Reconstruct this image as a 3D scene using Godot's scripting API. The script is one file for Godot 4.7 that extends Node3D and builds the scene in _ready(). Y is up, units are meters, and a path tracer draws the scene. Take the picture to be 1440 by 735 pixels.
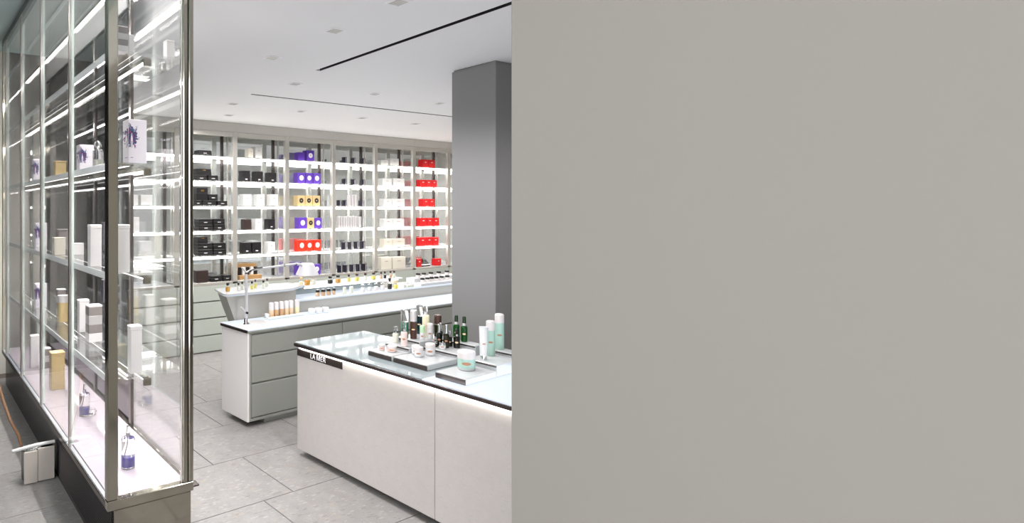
extends Node3D
# A cosmetics shop: glass vitrine at the left, lit wall bays behind, two counters, a column and an added blank wall at the right.

var M := {}
var mesh_cache := {}
const WALL_Z := -6.475
const CEIL := 2.83

# ---------------------------------------------------------------- helpers
func numbered(parent: Node, called: String) -> String:
	if not parent.has_node(NodePath(called)):
		return called
	var i := 1
	while parent.has_node(NodePath("%s_%03d" % [called, i])):
		i += 1
	return "%s_%03d" % [called, i]

func mat(key: String, c: Color, rough := 0.5, metal := 0.0) -> StandardMaterial3D:
	var m := StandardMaterial3D.new()
	m.albedo_color = c
	m.roughness = rough
	m.metallic = metal
	M[key] = m
	return m

func glow(key: String, c: Color, energy: float) -> StandardMaterial3D:
	var m := mat(key, Color(0.4, 0.4, 0.4), 0.4)
	m.emission_enabled = true
	m.emission = c
	m.emission_energy_multiplier = energy
	return m

func pane_mat(key: String, c: Color, alpha: float) -> StandardMaterial3D:
	var m := mat(key, Color(c.r, c.g, c.b, alpha), 0.0)
	m.transparency = BaseMaterial3D.TRANSPARENCY_ALPHA
	return m

func quad(st: SurfaceTool, a: Vector3, b: Vector3, c: Vector3, d: Vector3, n: Vector3):
	# corners in any turning sense; the sense is chosen so that the front (clockwise) side faces n
	if (b - a).cross(c - a).dot(n) > 0.0:
		var t := b
		b = d
		d = t
	for p in [a, b, c, a, c, d]:
		st.set_normal(n)
		st.add_vertex(p)

func tri(st: SurfaceTool, a: Vector3, b: Vector3, c: Vector3, n: Vector3):
	if (b - a).cross(c - a).dot(n) > 0.0:
		var t := b
		b = c
		c = t
	for p in [a, b, c]:
		st.set_normal(n)
		st.add_vertex(p)

# box with chamfered edges, standing on y = 0, centred in x and z
func box_mesh(size: Vector3, bevel := 0.003) -> ArrayMesh:
	var key := "%.4f,%.4f,%.4f,%.4f" % [size.x, size.y, size.z, bevel]
	if mesh_cache.has(key):
		return mesh_cache[key]
	var st := SurfaceTool.new()
	st.begin(Mesh.PRIMITIVE_TRIANGLES)
	var h := size / 2.0
	var e: float = minf(bevel, minf(h.x, minf(h.y, h.z)) * 0.6)
	var o := Vector3(0, h.y, 0)
	for ax in 3:
		var u := (ax + 1) % 3
		var v := (ax + 2) % 3
		for s in [-1.0, 1.0]:
			var pts := []
			for q in [[-1, -1], [1, -1], [1, 1], [-1, 1]]:
				var p := Vector3.ZERO
				p[ax] = s * h[ax]
				p[u] = q[0] * (h[u] - e)
				p[v] = q[1] * (h[v] - e)
				pts.append(p + o)
			var n := Vector3.ZERO
			n[ax] = s
			quad(st, pts[0], pts[1], pts[2], pts[3], n)
			for s2 in [-1.0, 1.0]:
				# edge between face ax/s and face u/s2
				var n2 := Vector3.ZERO
				n2[ax] = s
				n2[u] = s2
				n2 = n2.normalized()
				var ep := []
				for q in [[0, -1], [0, 1], [1, 1], [1, -1]]:
					var p := Vector3.ZERO
					p[ax] = s * (h[ax] - (e if q[0] == 1 else 0.0))
					p[u] = s2 * (h[u] - (0.0 if q[0] == 1 else e))
					p[v] = q[1] * (h[v] - e)
					ep.append(p + o)
				quad(st, ep[0], ep[1], ep[2], ep[3], n2)
	for sx in [-1.0, 1.0]:
		for sy in [-1.0, 1.0]:
			for sz in [-1.0, 1.0]:
				tri(st, o + Vector3(sx * h.x, sy * (h.y - e), sz * (h.z - e)), o + Vector3(sx * (h.x - e), sy * h.y, sz * (h.z - e)), o + Vector3(sx * (h.x - e), sy * (h.y - e), sz * h.z), Vector3(sx, sy, sz).normalized())
	var m := st.commit()
	mesh_cache[key] = m
	return m

# surface of revolution about y; profile: Vector2(radius, height) from bottom to top
func lathe_mesh(profile: Array, segs := 28) -> ArrayMesh:
	var key := str(profile) + str(segs)
	if mesh_cache.has(key):
		return mesh_cache[key]
	var st := SurfaceTool.new()
	st.begin(Mesh.PRIMITIVE_TRIANGLES)
	for i in profile.size() - 1:
		var a: Vector2 = profile[i]
		var b: Vector2 = profile[i + 1]
		var d := b - a
		if d.length() < 1e-6:
			continue
		var nn := Vector2(d.y, -d.x).normalized()
		for k in segs:
			var t0 := TAU * k / segs
			var t1 := TAU * (k + 1) / segs
			var c0 := Vector3(cos(t0), 0, sin(t0))
			var c1 := Vector3(cos(t1), 0, sin(t1))
			var v := [c0 * a.x + Vector3(0, a.y, 0), c1 * a.x + Vector3(0, a.y, 0), c1 * b.x + Vector3(0, b.y, 0), c0 * b.x + Vector3(0, b.y, 0)]
			var n := [c0 * nn.x + Vector3(0, nn.y, 0), c1 * nn.x + Vector3(0, nn.y, 0), c1 * nn.x + Vector3(0, nn.y, 0), c0 * nn.x + Vector3(0, nn.y, 0)]
			var order := [0, 1, 2, 0, 2, 3]
			var g: Vector3 = (v[2] - v[0]).cross(v[3] - v[1])
			if g.dot(n[0] + n[1]) > 0.0:
				order = [0, 2, 1, 0, 3, 2]
			for j in order:
				st.set_normal(n[j])
				st.add_vertex(v[j])
	var m := st.commit()
	mesh_cache[key] = m
	return m

# flat outline in (x, y) extruded along z from z0 to z1 (convex or simple outline)
func prism_mesh(outline: PackedVector2Array, z0: float, z1: float) -> ArrayMesh:
	var st := SurfaceTool.new()
	st.begin(Mesh.PRIMITIVE_TRIANGLES)
	var idx := Geometry2D.triangulate_polygon(outline)
	for i in range(0, idx.size(), 3):
		var p := outline[idx[i]]
		var q := outline[idx[i + 1]]
		var r := outline[idx[i + 2]]
		tri(st, Vector3(p.x, p.y, z1), Vector3(q.x, q.y, z1), Vector3(r.x, r.y, z1), Vector3(0, 0, 1))
		tri(st, Vector3(p.x, p.y, z0), Vector3(q.x, q.y, z0), Vector3(r.x, r.y, z0), Vector3(0, 0, -1))
	var cw := Geometry2D.is_polygon_clockwise(outline)
	for i in outline.size():
		var p := outline[i]
		var q := outline[(i + 1) % outline.size()]
		var d := q - p
		if d.length() < 1e-6:
			continue
		var n := Vector3(d.y, -d.x, 0).normalized() * (-1.0 if cw else 1.0)
		quad(st, Vector3(p.x, p.y, z0), Vector3(q.x, q.y, z0), Vector3(q.x, q.y, z1), Vector3(p.x, p.y, z1), n)
	return st.commit()

# outline in (x, z) extruded upward from y0 to y1
func slab_mesh(outline: PackedVector2Array, y0: float, y1: float) -> ArrayMesh:
	var st := SurfaceTool.new()
	st.begin(Mesh.PRIMITIVE_TRIANGLES)
	var idx := Geometry2D.triangulate_polygon(outline)
	for i in range(0, idx.size(), 3):
		var p := outline[idx[i]]
		var q := outline[idx[i + 1]]
		var r := outline[idx[i + 2]]
		tri(st, Vector3(p.x, y1, p.y), Vector3(q.x, y1, q.y), Vector3(r.x, y1, r.y), Vector3.UP)
		tri(st, Vector3(p.x, y0, p.y), Vector3(q.x, y0, q.y), Vector3(r.x, y0, r.y), Vector3.DOWN)
	var cw := Geometry2D.is_polygon_clockwise(outline)
	for i in outline.size():
		var p := outline[i]
		var q := outline[(i + 1) % outline.size()]
		var d := q - p
		if d.length() < 1e-6:
			continue
		var n := Vector3(d.y, 0, -d.x).normalized() * (-1.0 if cw else 1.0)
		quad(st, Vector3(p.x, y0, p.y), Vector3(q.x, y0, q.y), Vector3(q.x, y1, q.y), Vector3(p.x, y1, p.y), n)
	return st.commit()

# straight-sided solid between two outlines in (x, z) with equal point counts
func loft_mesh(low: PackedVector2Array, up: PackedVector2Array, y0: float, y1: float) -> ArrayMesh:
	var st := SurfaceTool.new()
	st.begin(Mesh.PRIMITIVE_TRIANGLES)
	var mid := Vector3.ZERO
	for p in up:
		mid += Vector3(p.x, (y0 + y1) / 2, p.y) / up.size()
	for i in up.size():
		var j := (i + 1) % up.size()
		var a := Vector3(low[i].x, y0, low[i].y)
		var b := Vector3(low[j].x, y0, low[j].y)
		var c := Vector3(up[j].x, y1, up[j].y)
		var d := Vector3(up[i].x, y1, up[i].y)
		var n := (c - a).cross(d - b).normalized()
		if n.dot((c + d) / 2 - mid) < 0:
			n = -n
		quad(st, a, b, c, d, n)
	for i in range(1, up.size() - 1):
		tri(st, Vector3(up[0].x, y1, up[0].y), Vector3(up[i].x, y1, up[i].y), Vector3(up[i + 1].x, y1, up[i + 1].y), Vector3.UP)
		tri(st, Vector3(low[0].x, y0, low[0].y), Vector3(low[i].x, y0, low[i].y), Vector3(low[i + 1].x, y0, low[i + 1].y), Vector3.DOWN)
	return st.commit()

# round tube along a list of points
func tube_mesh(pts: Array, r: float, segs := 10) -> ArrayMesh:
	var st := SurfaceTool.new()
	st.begin(Mesh.PRIMITIVE_TRIANGLES)
	var rings := []
	for i in pts.size():
		var d: Vector3 = (pts[mini(i + 1, pts.size() - 1)] - pts[maxi(i - 1, 0)]).normalized()
		var s := d.cross(Vector3.UP if absf(d.y) < 0.9 else Vector3.RIGHT).normalized()
		var t := d.cross(s).normalized()
		var ring := []
		for k in segs:
			var a := TAU * k / segs
			ring.append([pts[i] + (s * cos(a) + t * sin(a)) * r, s * cos(a) + t * sin(a)])
		rings.append(ring)
	for i in rings.size() - 1:
		for k in segs:
			var k2 := (k + 1) % segs
			var v := [rings[i][k], rings[i][k2], rings[i + 1][k2], rings[i + 1][k]]
			var order := [0, 1, 2, 0, 2, 3]
			if (v[2][0] - v[0][0]).cross(v[3][0] - v[1][0]).dot(v[0][1]) > 0.0:
				order = [0, 2, 1, 0, 3, 2]
			for j in order:
				st.set_normal(v[j][1])
				st.add_vertex(v[j][0])
	for e in [0, rings.size() - 1]:
		var dd: Vector3 = (pts[1] - pts[0]).normalized() * -1.0 if e == 0 else (pts[-1] - pts[-2]).normalized()
		for k in segs:
			tri(st, pts[e], rings[e][k][0], rings[e][(k + 1) % segs][0], dd)
	return st.commit()

func put(called: String, mesh: Mesh, m: Material, parent: Node, at := Vector3.ZERO, turn := 0.0) -> MeshInstance3D:
	var o := MeshInstance3D.new()
	o.name = numbered(parent, called)
	o.mesh = mesh
	o.material_override = m
	o.position = at
	o.rotation.y = turn
	parent.add_child(o, true)
	return o

# box given by its lowest and highest corners
func span(called: String, lo: Vector3, hi: Vector3, m: Material, parent: Node, bevel := 0.002) -> MeshInstance3D:
	var s := hi - lo
	return put(called, box_mesh(s, bevel), m, parent, Vector3((lo.x + hi.x) / 2, lo.y, (lo.z + hi.z) / 2))

func thing(called: String, label: String, category: String, at := Vector3.ZERO, turn := 0.0, group := "") -> Node3D:
	var o := Node3D.new()
	o.name = numbered(self, called)
	add_child(o, true)
	o.position = at
	o.rotation.y = turn
	tag(o, label, category, group)
	return o

func tag(o: Node, label: String, category: String, group := ""):
	o.set_meta("label", label)
	o.set_meta("category", category)
	if group != "":
		o.set_meta("group", group)

func setting(called: String, at := Vector3.ZERO) -> Node3D:
	var o := Node3D.new()
	o.name = numbered(self, called)
	add_child(o, true)
	o.position = at
	o.set_meta("kind", "structure")
	return o

func area(parent: Node, at: Vector3, size: Vector2, energy: float, c := Color(1, 0.985, 0.97), pitch := -PI / 2, yaw := 0.0) -> AreaLight3D:
	var l := AreaLight3D.new()
	l.area_size = size
	l.light_energy = energy
	l.light_color = c
	l.shadow_enabled = true
	l.area_range = 14.0
	l.area_attenuation = 2.0
	l.position = at
	l.rotation = Vector3(pitch, yaw, 0)
	parent.add_child(l, true)
	return l

# ---------------------------------------------------------------- materials
func noise_tex(base: Color, flakes: Array, n: int, seed_: int, grain: float, side := 512) -> ImageTexture:
	var rng := RandomNumberGenerator.new()
	rng.seed = seed_
	var im := Image.create(side, side, false, Image.FORMAT_RGB8)
	var f := FastNoiseLite.new()
	f.seed = seed_
	f.frequency = 0.012
	var f2 := FastNoiseLite.new()
	f2.seed = seed_ + 5
	f2.frequency = 0.09
	for y in side:
		for x in side:
			var v := 1.0 + grain * (0.6 * f.get_noise_2d(x, y) + 0.5 * f2.get_noise_2d(x, y) + 0.35 * (rng.randf() - 0.5))
			im.set_pixel(x, y, Color(base.r * v, base.g * v, base.b * v))
	for i in n:
		var c: Color = flakes[rng.randi() % flakes.size()]
		var w := rng.randf_range(2.0, 11.0) if i % 3 else rng.randf_range(0.8, 2.0)
		var hh := w * rng.randf_range(0.25, 0.5)
		var cx := rng.randi() % side
		var cy := rng.randi() % side
		for dy in range(-int(hh) - 1, int(hh) + 2):
			for dx in range(-int(w) - 1, int(w) + 2):
				if (dx / w) * (dx / w) + (dy / hh) * (dy / hh) <= 1.0:
					var px := posmod(cx + dx, side)
					var py := posmod(cy + dy, side)
					im.set_pixel(px, py, im.get_pixel(px, py).lerp(c, 0.55))
	im.generate_mipmaps()
	return ImageTexture.create_from_image(im)

func vein_tex(base: Color, vein: Color, seed_: int) -> ImageTexture:
	var side := 256
	var im := Image.create(side, side, false, Image.FORMAT_RGB8)
	var f := FastNoiseLite.new()
	f.seed = seed_
	f.frequency = 0.02
	f.fractal_octaves = 4
	for y in side:
		for x in side:
			var v := absf(f.get_noise_2d(x, y))
			var k := clampf(1.0 - v / 0.035, 0.0, 1.0)
			im.set_pixel(x, y, base.lerp(vein, k * 0.7))
	return ImageTexture.create_from_image(im)

func triplanar(m: StandardMaterial3D, t: Texture2D, scale: float):
	m.albedo_texture = t
	m.uv1_triplanar = true
	m.uv1_world_triplanar = true
	m.uv1_scale = Vector3.ONE * scale

func make_materials():
	mat("ceiling", Color(0.93, 0.93, 0.935), 0.9)
	mat("aisle_ceiling", Color(0.74, 0.81, 0.80), 0.85)
	mat("wall", Color(0.7, 0.69, 0.66), 0.8)
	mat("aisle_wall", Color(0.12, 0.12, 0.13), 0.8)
	mat("added_wall", Color(0.575, 0.563, 0.537), 0.95)
	triplanar(mat("tile", Color(0.93, 0.93, 0.93), 0.42), noise_tex(Color(0.57, 0.56, 0.555), [Color(0.68, 0.67, 0.66), Color(0.65, 0.63, 0.62), Color(0.48, 0.465, 0.455), Color(0.63, 0.585, 0.52)], 1100, 7, 0.10), 1.1)
	mat("grout", Color(0.40, 0.37, 0.35), 0.9)
	mat("column", Color(0.495, 0.495, 0.495), 0.45)
	mat("black", Color(0.012, 0.012, 0.013), 0.7)
	mat("nickel", Color(0.68, 0.66, 0.61), 0.1, 1.0)
	mat("steel", Color(0.74, 0.72, 0.7), 0.28, 1.0)
	mat("bronze", Color(0.33, 0.30, 0.29), 0.25, 0.7)
	mat("fascia", Color(0.80, 0.79, 0.765), 0.22, 0.35)
	mat("bay_metal", Color(0.80, 0.79, 0.76), 0.25, 0.55)
	mat("wall_drawer", Color(0.68, 0.705, 0.67), 0.4)
	mat("mirror", Color(0.86, 0.88, 0.88), 0.02, 0.75)
	mat("smoked_mirror", Color(0.22, 0.21, 0.25), 0.04, 1.0)
	mat("plinth", Color(0.10, 0.095, 0.11), 0.22, 0.6)
	mat("reflection_rib", Color(0.16, 0.14, 0.155), 0.35, 0.5)
	mat("sage", Color(0.575, 0.585, 0.56), 0.4)
	mat("taupe", Color(0.58, 0.57, 0.545), 0.4)
	triplanar(mat("panel", Color(0.95, 0.95, 0.95), 0.32), noise_tex(Color(0.76, 0.742, 0.728), [Color(0.735, 0.715, 0.70), Color(0.785, 0.765, 0.75)], 500, 11, 0.03), 1.6)
	mat("end_panel", Color(0.93, 0.92, 0.91), 0.4)
	mat("white", Color(0.82, 0.82, 0.82), 0.35)
	mat("white_matte", Color(0.88, 0.87, 0.87), 0.6)
	mat("pink_white", Color(0.70, 0.665, 0.70), 0.07)
	mat("pale_top", Color(0.55, 0.59, 0.60), 0.04)
	mat("acrylic", Color(0.72, 0.73, 0.735), 0.08)
	glow("led", Color(1, 0.98, 0.95), 6.0)
	glow("led_white", Color(1, 0.985, 0.98), 4.0)
	glow("lightbox", Color(0.89, 0.94, 1.0), 0.52)
	glow("painted_glow", Color(0.89, 0.94, 1.0), 0.42)  # emission paints brightness onto bar parts that are no lamps
	glow("lens", Color(1, 0.98, 0.95), 0.12)
	pane_mat("pane", Color(0.93, 0.97, 0.95), 0.004)
	pane_mat("shelf_glass", Color(0.90, 0.96, 0.94), 0.03)
	pane_mat("clear", Color(0.95, 0.96, 0.96), 0.012)
	mat("glass_edge", Color(0.88, 0.93, 0.905), 0.08)
	# products
	mat("p_black", Color(0.075, 0.065, 0.075), 0.35)
	mat("p_brown", Color(0.17, 0.12, 0.11), 0.4)
	mat("p_cream", Color(0.77, 0.75, 0.70), 0.5)
	mat("p_purple", Color(0.33, 0.19, 0.62), 0.4)
	mat("p_gold", Color(0.77, 0.68, 0.49), 0.35, 0.15)
	mat("p_orange", Color(0.9, 0.17, 0.06), 0.4)
	mat("p_navy", Color(0.09, 0.08, 0.15), 0.3)
	mat("p_silver", Color(0.78, 0.77, 0.77), 0.3, 0.3)
	mat("p_red", Color(0.78, 0.05, 0.07), 0.4)
	mat("p_white", Color(0.77, 0.77, 0.765), 0.5)
	mat("gold", Color(0.80, 0.66, 0.38), 0.25, 1.0)
	mat("p_grey", Color(0.52, 0.49, 0.48), 0.5)
	triplanar(mat("p_marble", Color(1, 1, 1), 0.35), vein_tex(Color(0.075, 0.065, 0.075), Color(0.5, 0.48, 0.5), 3), 4.0)
	mat("emblem_white", Color(0.92, 0.91, 0.93), 0.5)
	mat("emblem_black", Color(0.05, 0.04, 0.05), 0.5)
	mat("emblem_grey", Color(0.6, 0.57, 0.53), 0.5)
	mat("l_amber", Color(0.74, 0.55, 0.22), 0.1)
	mat("l_yellow", Color(0.80, 0.76, 0.36), 0.1)
	mat("l_clear", Color(0.80, 0.81, 0.76), 0.08)
	mat("l_rose", Color(0.74, 0.62, 0.5), 0.12)
	mat("l_dark", Color(0.05, 0.05, 0.055), 0.1)
	mat("l_cream", Color(0.88, 0.83, 0.66), 0.2)
	mat("l_teal", Color(0.16, 0.50, 0.42), 0.1)
	mat("l_brown", Color(0.27, 0.17, 0.13), 0.12)
	mat("l_petrol", Color(0.02, 0.13, 0.17), 0.08)
	mat("l_ivory", Color(0.89, 0.86, 0.74), 0.25)
	mat("l_olive", Color(0.10, 0.10, 0.02), 0.08)
	mat("l_green", Color(0.02, 0.26, 0.05), 0.08)
	mat("l_bottle", Color(0.035, 0.06, 0.025), 0.08)
	mat("l_mint", Color(0.62, 0.75, 0.70), 0.3)
	mat("l_pink", Color(0.85, 0.74, 0.70), 0.3)
	mat("l_violet", Color(0.10, 0.0, 0.60), 0.1)
	mat("l_beige", Color(0.84, 0.72, 0.58), 0.4)
	mat("cap_black", Color(0.03, 0.03, 0.03), 0.35)
	mat("cap_brown", Color(0.2, 0.1, 0.08), 0.4)
	mat("cap_white", Color(0.80, 0.78, 0.775), 0.35)
	mat("cap_green", Color(0.02, 0.16, 0.04), 0.25)
	mat("cap_pale_green", Color(0.70, 0.83, 0.68), 0.35)
	mat("chrome", Color(0.85, 0.85, 0.85), 0.06, 1.0)
	mat("label_copper", Color(0.66, 0.47, 0.36), 0.45)
	mat("label_pale", Color(0.86, 0.76, 0.62), 0.5)
	mat("wood", Color(0.62, 0.48, 0.31), 0.5)
	mat("brushed", Color(0.74, 0.71, 0.68), 0.4, 0.2)
	mat("l_blush", Color(0.86, 0.79, 0.77), 0.12)
	mat("lamp_white", Color(0.72, 0.72, 0.73), 0.35)
	mat("tan", Color(0.74, 0.58, 0.42), 0.4)
	var cg := mat("crystal", Color(1, 1, 1, 0.02), 0.0)
	cg.refraction_enabled = true
	cg.refraction_scale = 0.05
	mat("frost", Color(0.95, 0.97, 0.965), 0.15)
	mat("cane", Color(0.46, 0.33, 0.22), 0.5)

# ---------------------------------------------------------------- setting
func make_setting():
	# floor of tiles over a grout bed
	var fl := setting("floor")
	span("grout_bed", Vector3(-3.0, -0.12, -7.0), Vector3(9.6, -0.006, 3.5), M.grout, fl, 0.0)
	var starts := {0: 1.952, -1: 2.168, -2: 1.934, -3: 2.35, 1: 2.3, 2: 1.9}
	var tw := 0.9
	var td := 0.605
	var tile := box_mesh(Vector3(tw - 0.005, 0.02, td - 0.005), 0.0015)
	for r in range(-7, 11):
		var z0 := -3.0 + r * td
		if z0 < -7.0 or z0 > 3.1:
			continue
		var s: float = starts.get(r, 1.9 + 0.31 * posmod(r * 7, 3))
		for k in range(-6, 9):
			var x0: float = s + k * tw
			if x0 < -3.0 or x0 + tw > 9.6:
				continue
			put("tile", tile, M.tile, fl, Vector3(x0 + tw / 2, -0.02, z0 + td / 2))
	# ceilings
	var ce := CSGBox3D.new()
	ce.name = "ceiling"
	ce.size = Vector3(8.1, 0.16, 10.4)
	ce.position = Vector3(1.5 + 4.05, CEIL + 0.08, -1.75)
	ce.material = M.ceiling
	add_child(ce)
	ce.set_meta("kind", "structure")
	for s in slots():
		var c := CSGBox3D.new()
		c.name = "slot_recess"
		c.operation = CSGShape3D.OPERATION_SUBTRACTION
		c.size = Vector3(s[1].x, 0.10, s[1].y)
		c.position = s[0] - ce.position + Vector3(0, 0.05 - 0.0001, 0)
		c.rotation.y = s[2]
		c.material = M.ceiling
		ce.add_child(c, true)
	var n := 0
	for s in slots():
		var t := thing("linear_slot", ["long black linear slot running away from the column", "thin black linear slot parallel to the lit wall bays"][n], "ceiling slot", s[0], s[2])
		span("channel", Vector3(-s[1].x / 2 + 0.001, 0.03, -s[1].y / 2 + 0.001), Vector3(s[1].x / 2 - 0.001, 0.098, s[1].y / 2 - 0.001), M.black, t)
		for k in [-1.0, 1.0]:
			if s[1].x > s[1].y:
				span("edge_trim", Vector3(-s[1].x / 2 + 0.001, 0.002, k * (s[1].y / 2 - 0.003) - 0.002), Vector3(s[1].x / 2 - 0.001, 0.03, k * (s[1].y / 2 - 0.003) + 0.002), M.black, t, 0.0)
			else:
				span("edge_trim", Vector3(k * (s[1].x / 2 - 0.003) - 0.002, 0.002, -s[1].y / 2 + 0.001), Vector3(k * (s[1].x / 2 - 0.003) + 0.002, 0.03, s[1].y / 2 - 0.001), M.black, t, 0.0)
		n += 1
	var ac := setting("ceiling")
	span("aisle_soffit", Vector3(-3.0, 3.42, -7.0), Vector3(1.5, 3.56, 3.5), M.aisle_ceiling, ac, 0.0)
	var inf := PackedVector2Array([Vector2(1.4999, 3.45), Vector2(1.4999, -6.95), Vector2(1.495, -6.45), Vector2(1.366, -2.74), Vector2(1.366, 3.45)])
	put("ceiling_infill", slab_mesh(inf, CEIL, CEIL + 0.04), M.ceiling, ac)
	span("bulkhead", Vector3(1.5001, CEIL + 0.16, -7.0), Vector3(1.6, 3.56, 3.5), M.ceiling, ac, 0.0)
	# walls
	var wb := setting("wall_back")
	span("wall_slab", Vector3(0.95, 0, -7.0), Vector3(9.6, 3.56, -6.80), M.wall, wb, 0.0)
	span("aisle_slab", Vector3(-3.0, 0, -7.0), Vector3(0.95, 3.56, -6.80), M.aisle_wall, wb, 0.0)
	var wr := setting("wall_right")
	span("wall_slab", Vector3(9.6, 0, -7.0), Vector3(9.75, 3.0, 3.5), M.wall, wr, 0.0)
	var wl := setting("wall_left")
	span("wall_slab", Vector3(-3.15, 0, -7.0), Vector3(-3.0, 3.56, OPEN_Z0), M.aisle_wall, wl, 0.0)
	var wf := setting("wall_front")
	span("wall_slab", Vector3(-3.0, 0, 3.5), Vector3(9.6, 3.56, 3.65), M.wall, wf, 0.0)
	# added wall filling the right of view with flat grey, parallel to long counter
	var wp := setting("wall_added")
	span("wall_slab", Vector3(1.5, 0, PART_Z), Vector3(1.72, CEIL, 3.5), M.added_wall, wp, 0.004)
	# column
	var co := setting("wall_column", Vector3(3.79, 0, -2.738))
	co.rotation.y = deg_to_rad(-2.0)
	span("shaft", Vector3(0, 0, -0.405), Vector3(0.62, CEIL - 0.012, 0), M.column, co, 0.004)
	span("neck", Vector3(0.012, CEIL - 0.012, -0.393), Vector3(0.608, CEIL, -0.012), M.column, co, 0.0)

func slots() -> Array:
	return [
		[Vector3(2.86, CEIL, -2.65), Vector2(0.048, 2.10), deg_to_rad(-2.8)],
		[Vector3(4.72, CEIL, -4.72), Vector2(3.50, 0.036), deg_to_rad(-2.3)],
	]

func make_downlights():
	var spots := [[2.307, -2.251], [2.347, -2.815], [2.385, -3.554], [3.05, -4.19], [3.945, -4.15], [4.846, -4.16], [3.086, -5.319], [3.415, -5.985], [2.25, -5.3], [1.70, -4.5], [1.68, -3.7], [3.95, -5.32], [4.85, -5.32], [5.75, -4.16], [5.75, -5.32], [6.6, -5.32], [2.27, -1.6], [2.25, -0.9], [4.6, -1.4], [5.9, -2.8], [7.3, -2.8], [8.6, -2.8], [7.3, -4.4], [8.6, -4.4], [7.3, -1.2], [8.6, -1.2], [6.0, -1.2], [8.6, -5.6]]
	var names := ["nearest the top of the picture", "second from top of the picture", "third from top, left of long slot", "beyond the end of long slot", "midway beside the thin slot", "close to the column top", "before the marbled-carton bay", "closest to the marbled-carton bay", "added in the gap behind the vitrine", "added, seen through vitrine, farther one", "added, seen through vitrine, nearer one", "before the purple-carton bay", "before the navy-carton bay", "behind the column", "before the white-carton bay", "before the red-carton bay", "above the table end", "beside the added wall", "right of the column", "added far right of the column", "added in second row right of the column", "added near the right wall, second row", "added behind the column, third in row", "added near the right wall, third row", "added in first row right of the column", "added near the right wall, first row", "added in first row beyond the column", "added in the far right corner"]  # entries worded added are unseen lamps brightening mirrors, end panel and drawers
	for z in [-1.4, -3.2, -5.0]:  # unseen lamps added to brighten the aisle floor
		spots.append([-0.6, z, 3.42])
		names.append({-1.4: "added over the aisle, nearest one", -3.2: "added over the aisle, middle one", -5.0: "added over the aisle, farthest one"}[z])
	for i in spots.size():
		var t := thing("recessed_downlight", "small square recessed ceiling light " + names[i], "downlight", Vector3(spots[i][0], CEIL if spots[i].size() < 3 else spots[i][2], spots[i][1]), deg_to_rad(-2.0), "square recessed ceiling lights")
		for k in [-1.0, 1.0]:
			span("trim", Vector3(-0.05, -0.004, k * 0.045 - 0.006), Vector3(0.05, 0.0, k * 0.045 + 0.006), M.ceiling, t, 0.001)
			span("trim", Vector3(k * 0.045 - 0.006, -0.004, -0.039), Vector3(k * 0.045 + 0.006, 0.0, 0.039), M.ceiling, t, 0.001)
		span("light_lens", Vector3(-0.039, -0.003, -0.039), Vector3(0.039, -0.001, 0.039), M.lens, t, 0.0)
		var l := SpotLight3D.new()
		l.position = Vector3(0, -0.012, 0)
		l.rotation.x = -PI / 2
		l.spot_angle = 78.0
		l.spot_angle_attenuation = 0.35
		l.light_energy = SPOT_E
		l.light_color = Color(1, 0.985, 0.985)
		l.light_size = 0.04
		l.spot_range = 14.0
		l.spot_attenuation = 2.0
		l.shadow_enabled = true
		t.add_child(l, true)

# ---------------------------------------------------------------- wall bays
func make_bays():
	var first := 3.787 - 0.799 * 3
	var shelf_y := [2.41, 2.10, 1.795, 1.487, 1.18]
	var names := ["lit glass-shelved wall bay behind the far end of vitrine", "lit wall bay seen through the end of glass vitrine", "lit wall bay of black cartons right of the glass vitrine", "lit wall bay of marbled and white cartons", "lit wall bay of purple, gold and orange cartons", "lit wall bay of small navy cartons", "lit wall bay of white and cream cartons", "lit wall bay of red cartons beside the column", "lit wall bay mostly hidden behind the column"]
	for i in names.size():
		var x := first + 0.799 * i
		var t := thing("wall_display_bay", names[i], "display cabinet", Vector3(x, 0, WALL_Z), 0, "lit wall display bays")
		var w := 0.799
		span("fascia", Vector3(0, 2.715, -0.30), Vector3(w, CEIL, 0.0), M.fascia, t, 0.002)
		span("post", Vector3(-0.034, 0.84, -0.05), Vector3(0.034, 2.715, 0.0), M.bay_metal, t, 0.004)
		span("head_rail", Vector3(0.034, 2.655, -0.05), Vector3(w - 0.034, 2.715, 0.0), M.bay_metal, t, 0.003)
		span("sill_rail", Vector3(0.034, 0.81, -0.05), Vector3(w - 0.034, 0.85, 0.0), M.bay_metal, t, 0.003)
		span("bottom_shelf", Vector3(0.034, 0.835, -0.30), Vector3(w - 0.034, 0.85, -0.051), M.acrylic, t, 0.001)
		span("mirror_back", Vector3(0.0, 0.84, -0.312), Vector3(w, 2.714, -0.302), M.mirror, t, 0.0)
		span("stile", Vector3(w - 0.045, 0.851, -0.300), Vector3(w - 0.012, 2.714, -0.282), M.bronze, t, 0.002)
		span("stile", Vector3(0.046, 0.851, -0.300), Vector3(0.062, 2.714, -0.288), M.bay_metal, t, 0.002)
		span("base_panel", Vector3(0, 0, -0.30), Vector3(w, 0.80, -0.03), M.taupe, t, 0.0)
		var nd := 4
		for k in nd:
			span("drawer", Vector3(0.003, 0.012 + k * 0.205, -0.03), Vector3(w - 0.003, 0.205 + k * 0.205 - 0.004, 0.0), M.wall_drawer, t, 0.002)
		for k in shelf_y.size():
			var y: float = shelf_y[k]
			var s := span("shelf", Vector3(0.036, y - 0.014, -0.296), Vector3(w - 0.036, y, -0.004), M.shelf_glass, t, 0.001)
			var ls := span("light_strip", Vector3(0.040, y - 0.042, -0.022), Vector3(w - 0.040, y - 0.015, -0.004), M.led, t, 0.002)
			area(ls, Vector3(0, -0.004, 0), Vector2(w - 0.09, 0.016), BAY_E)

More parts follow.
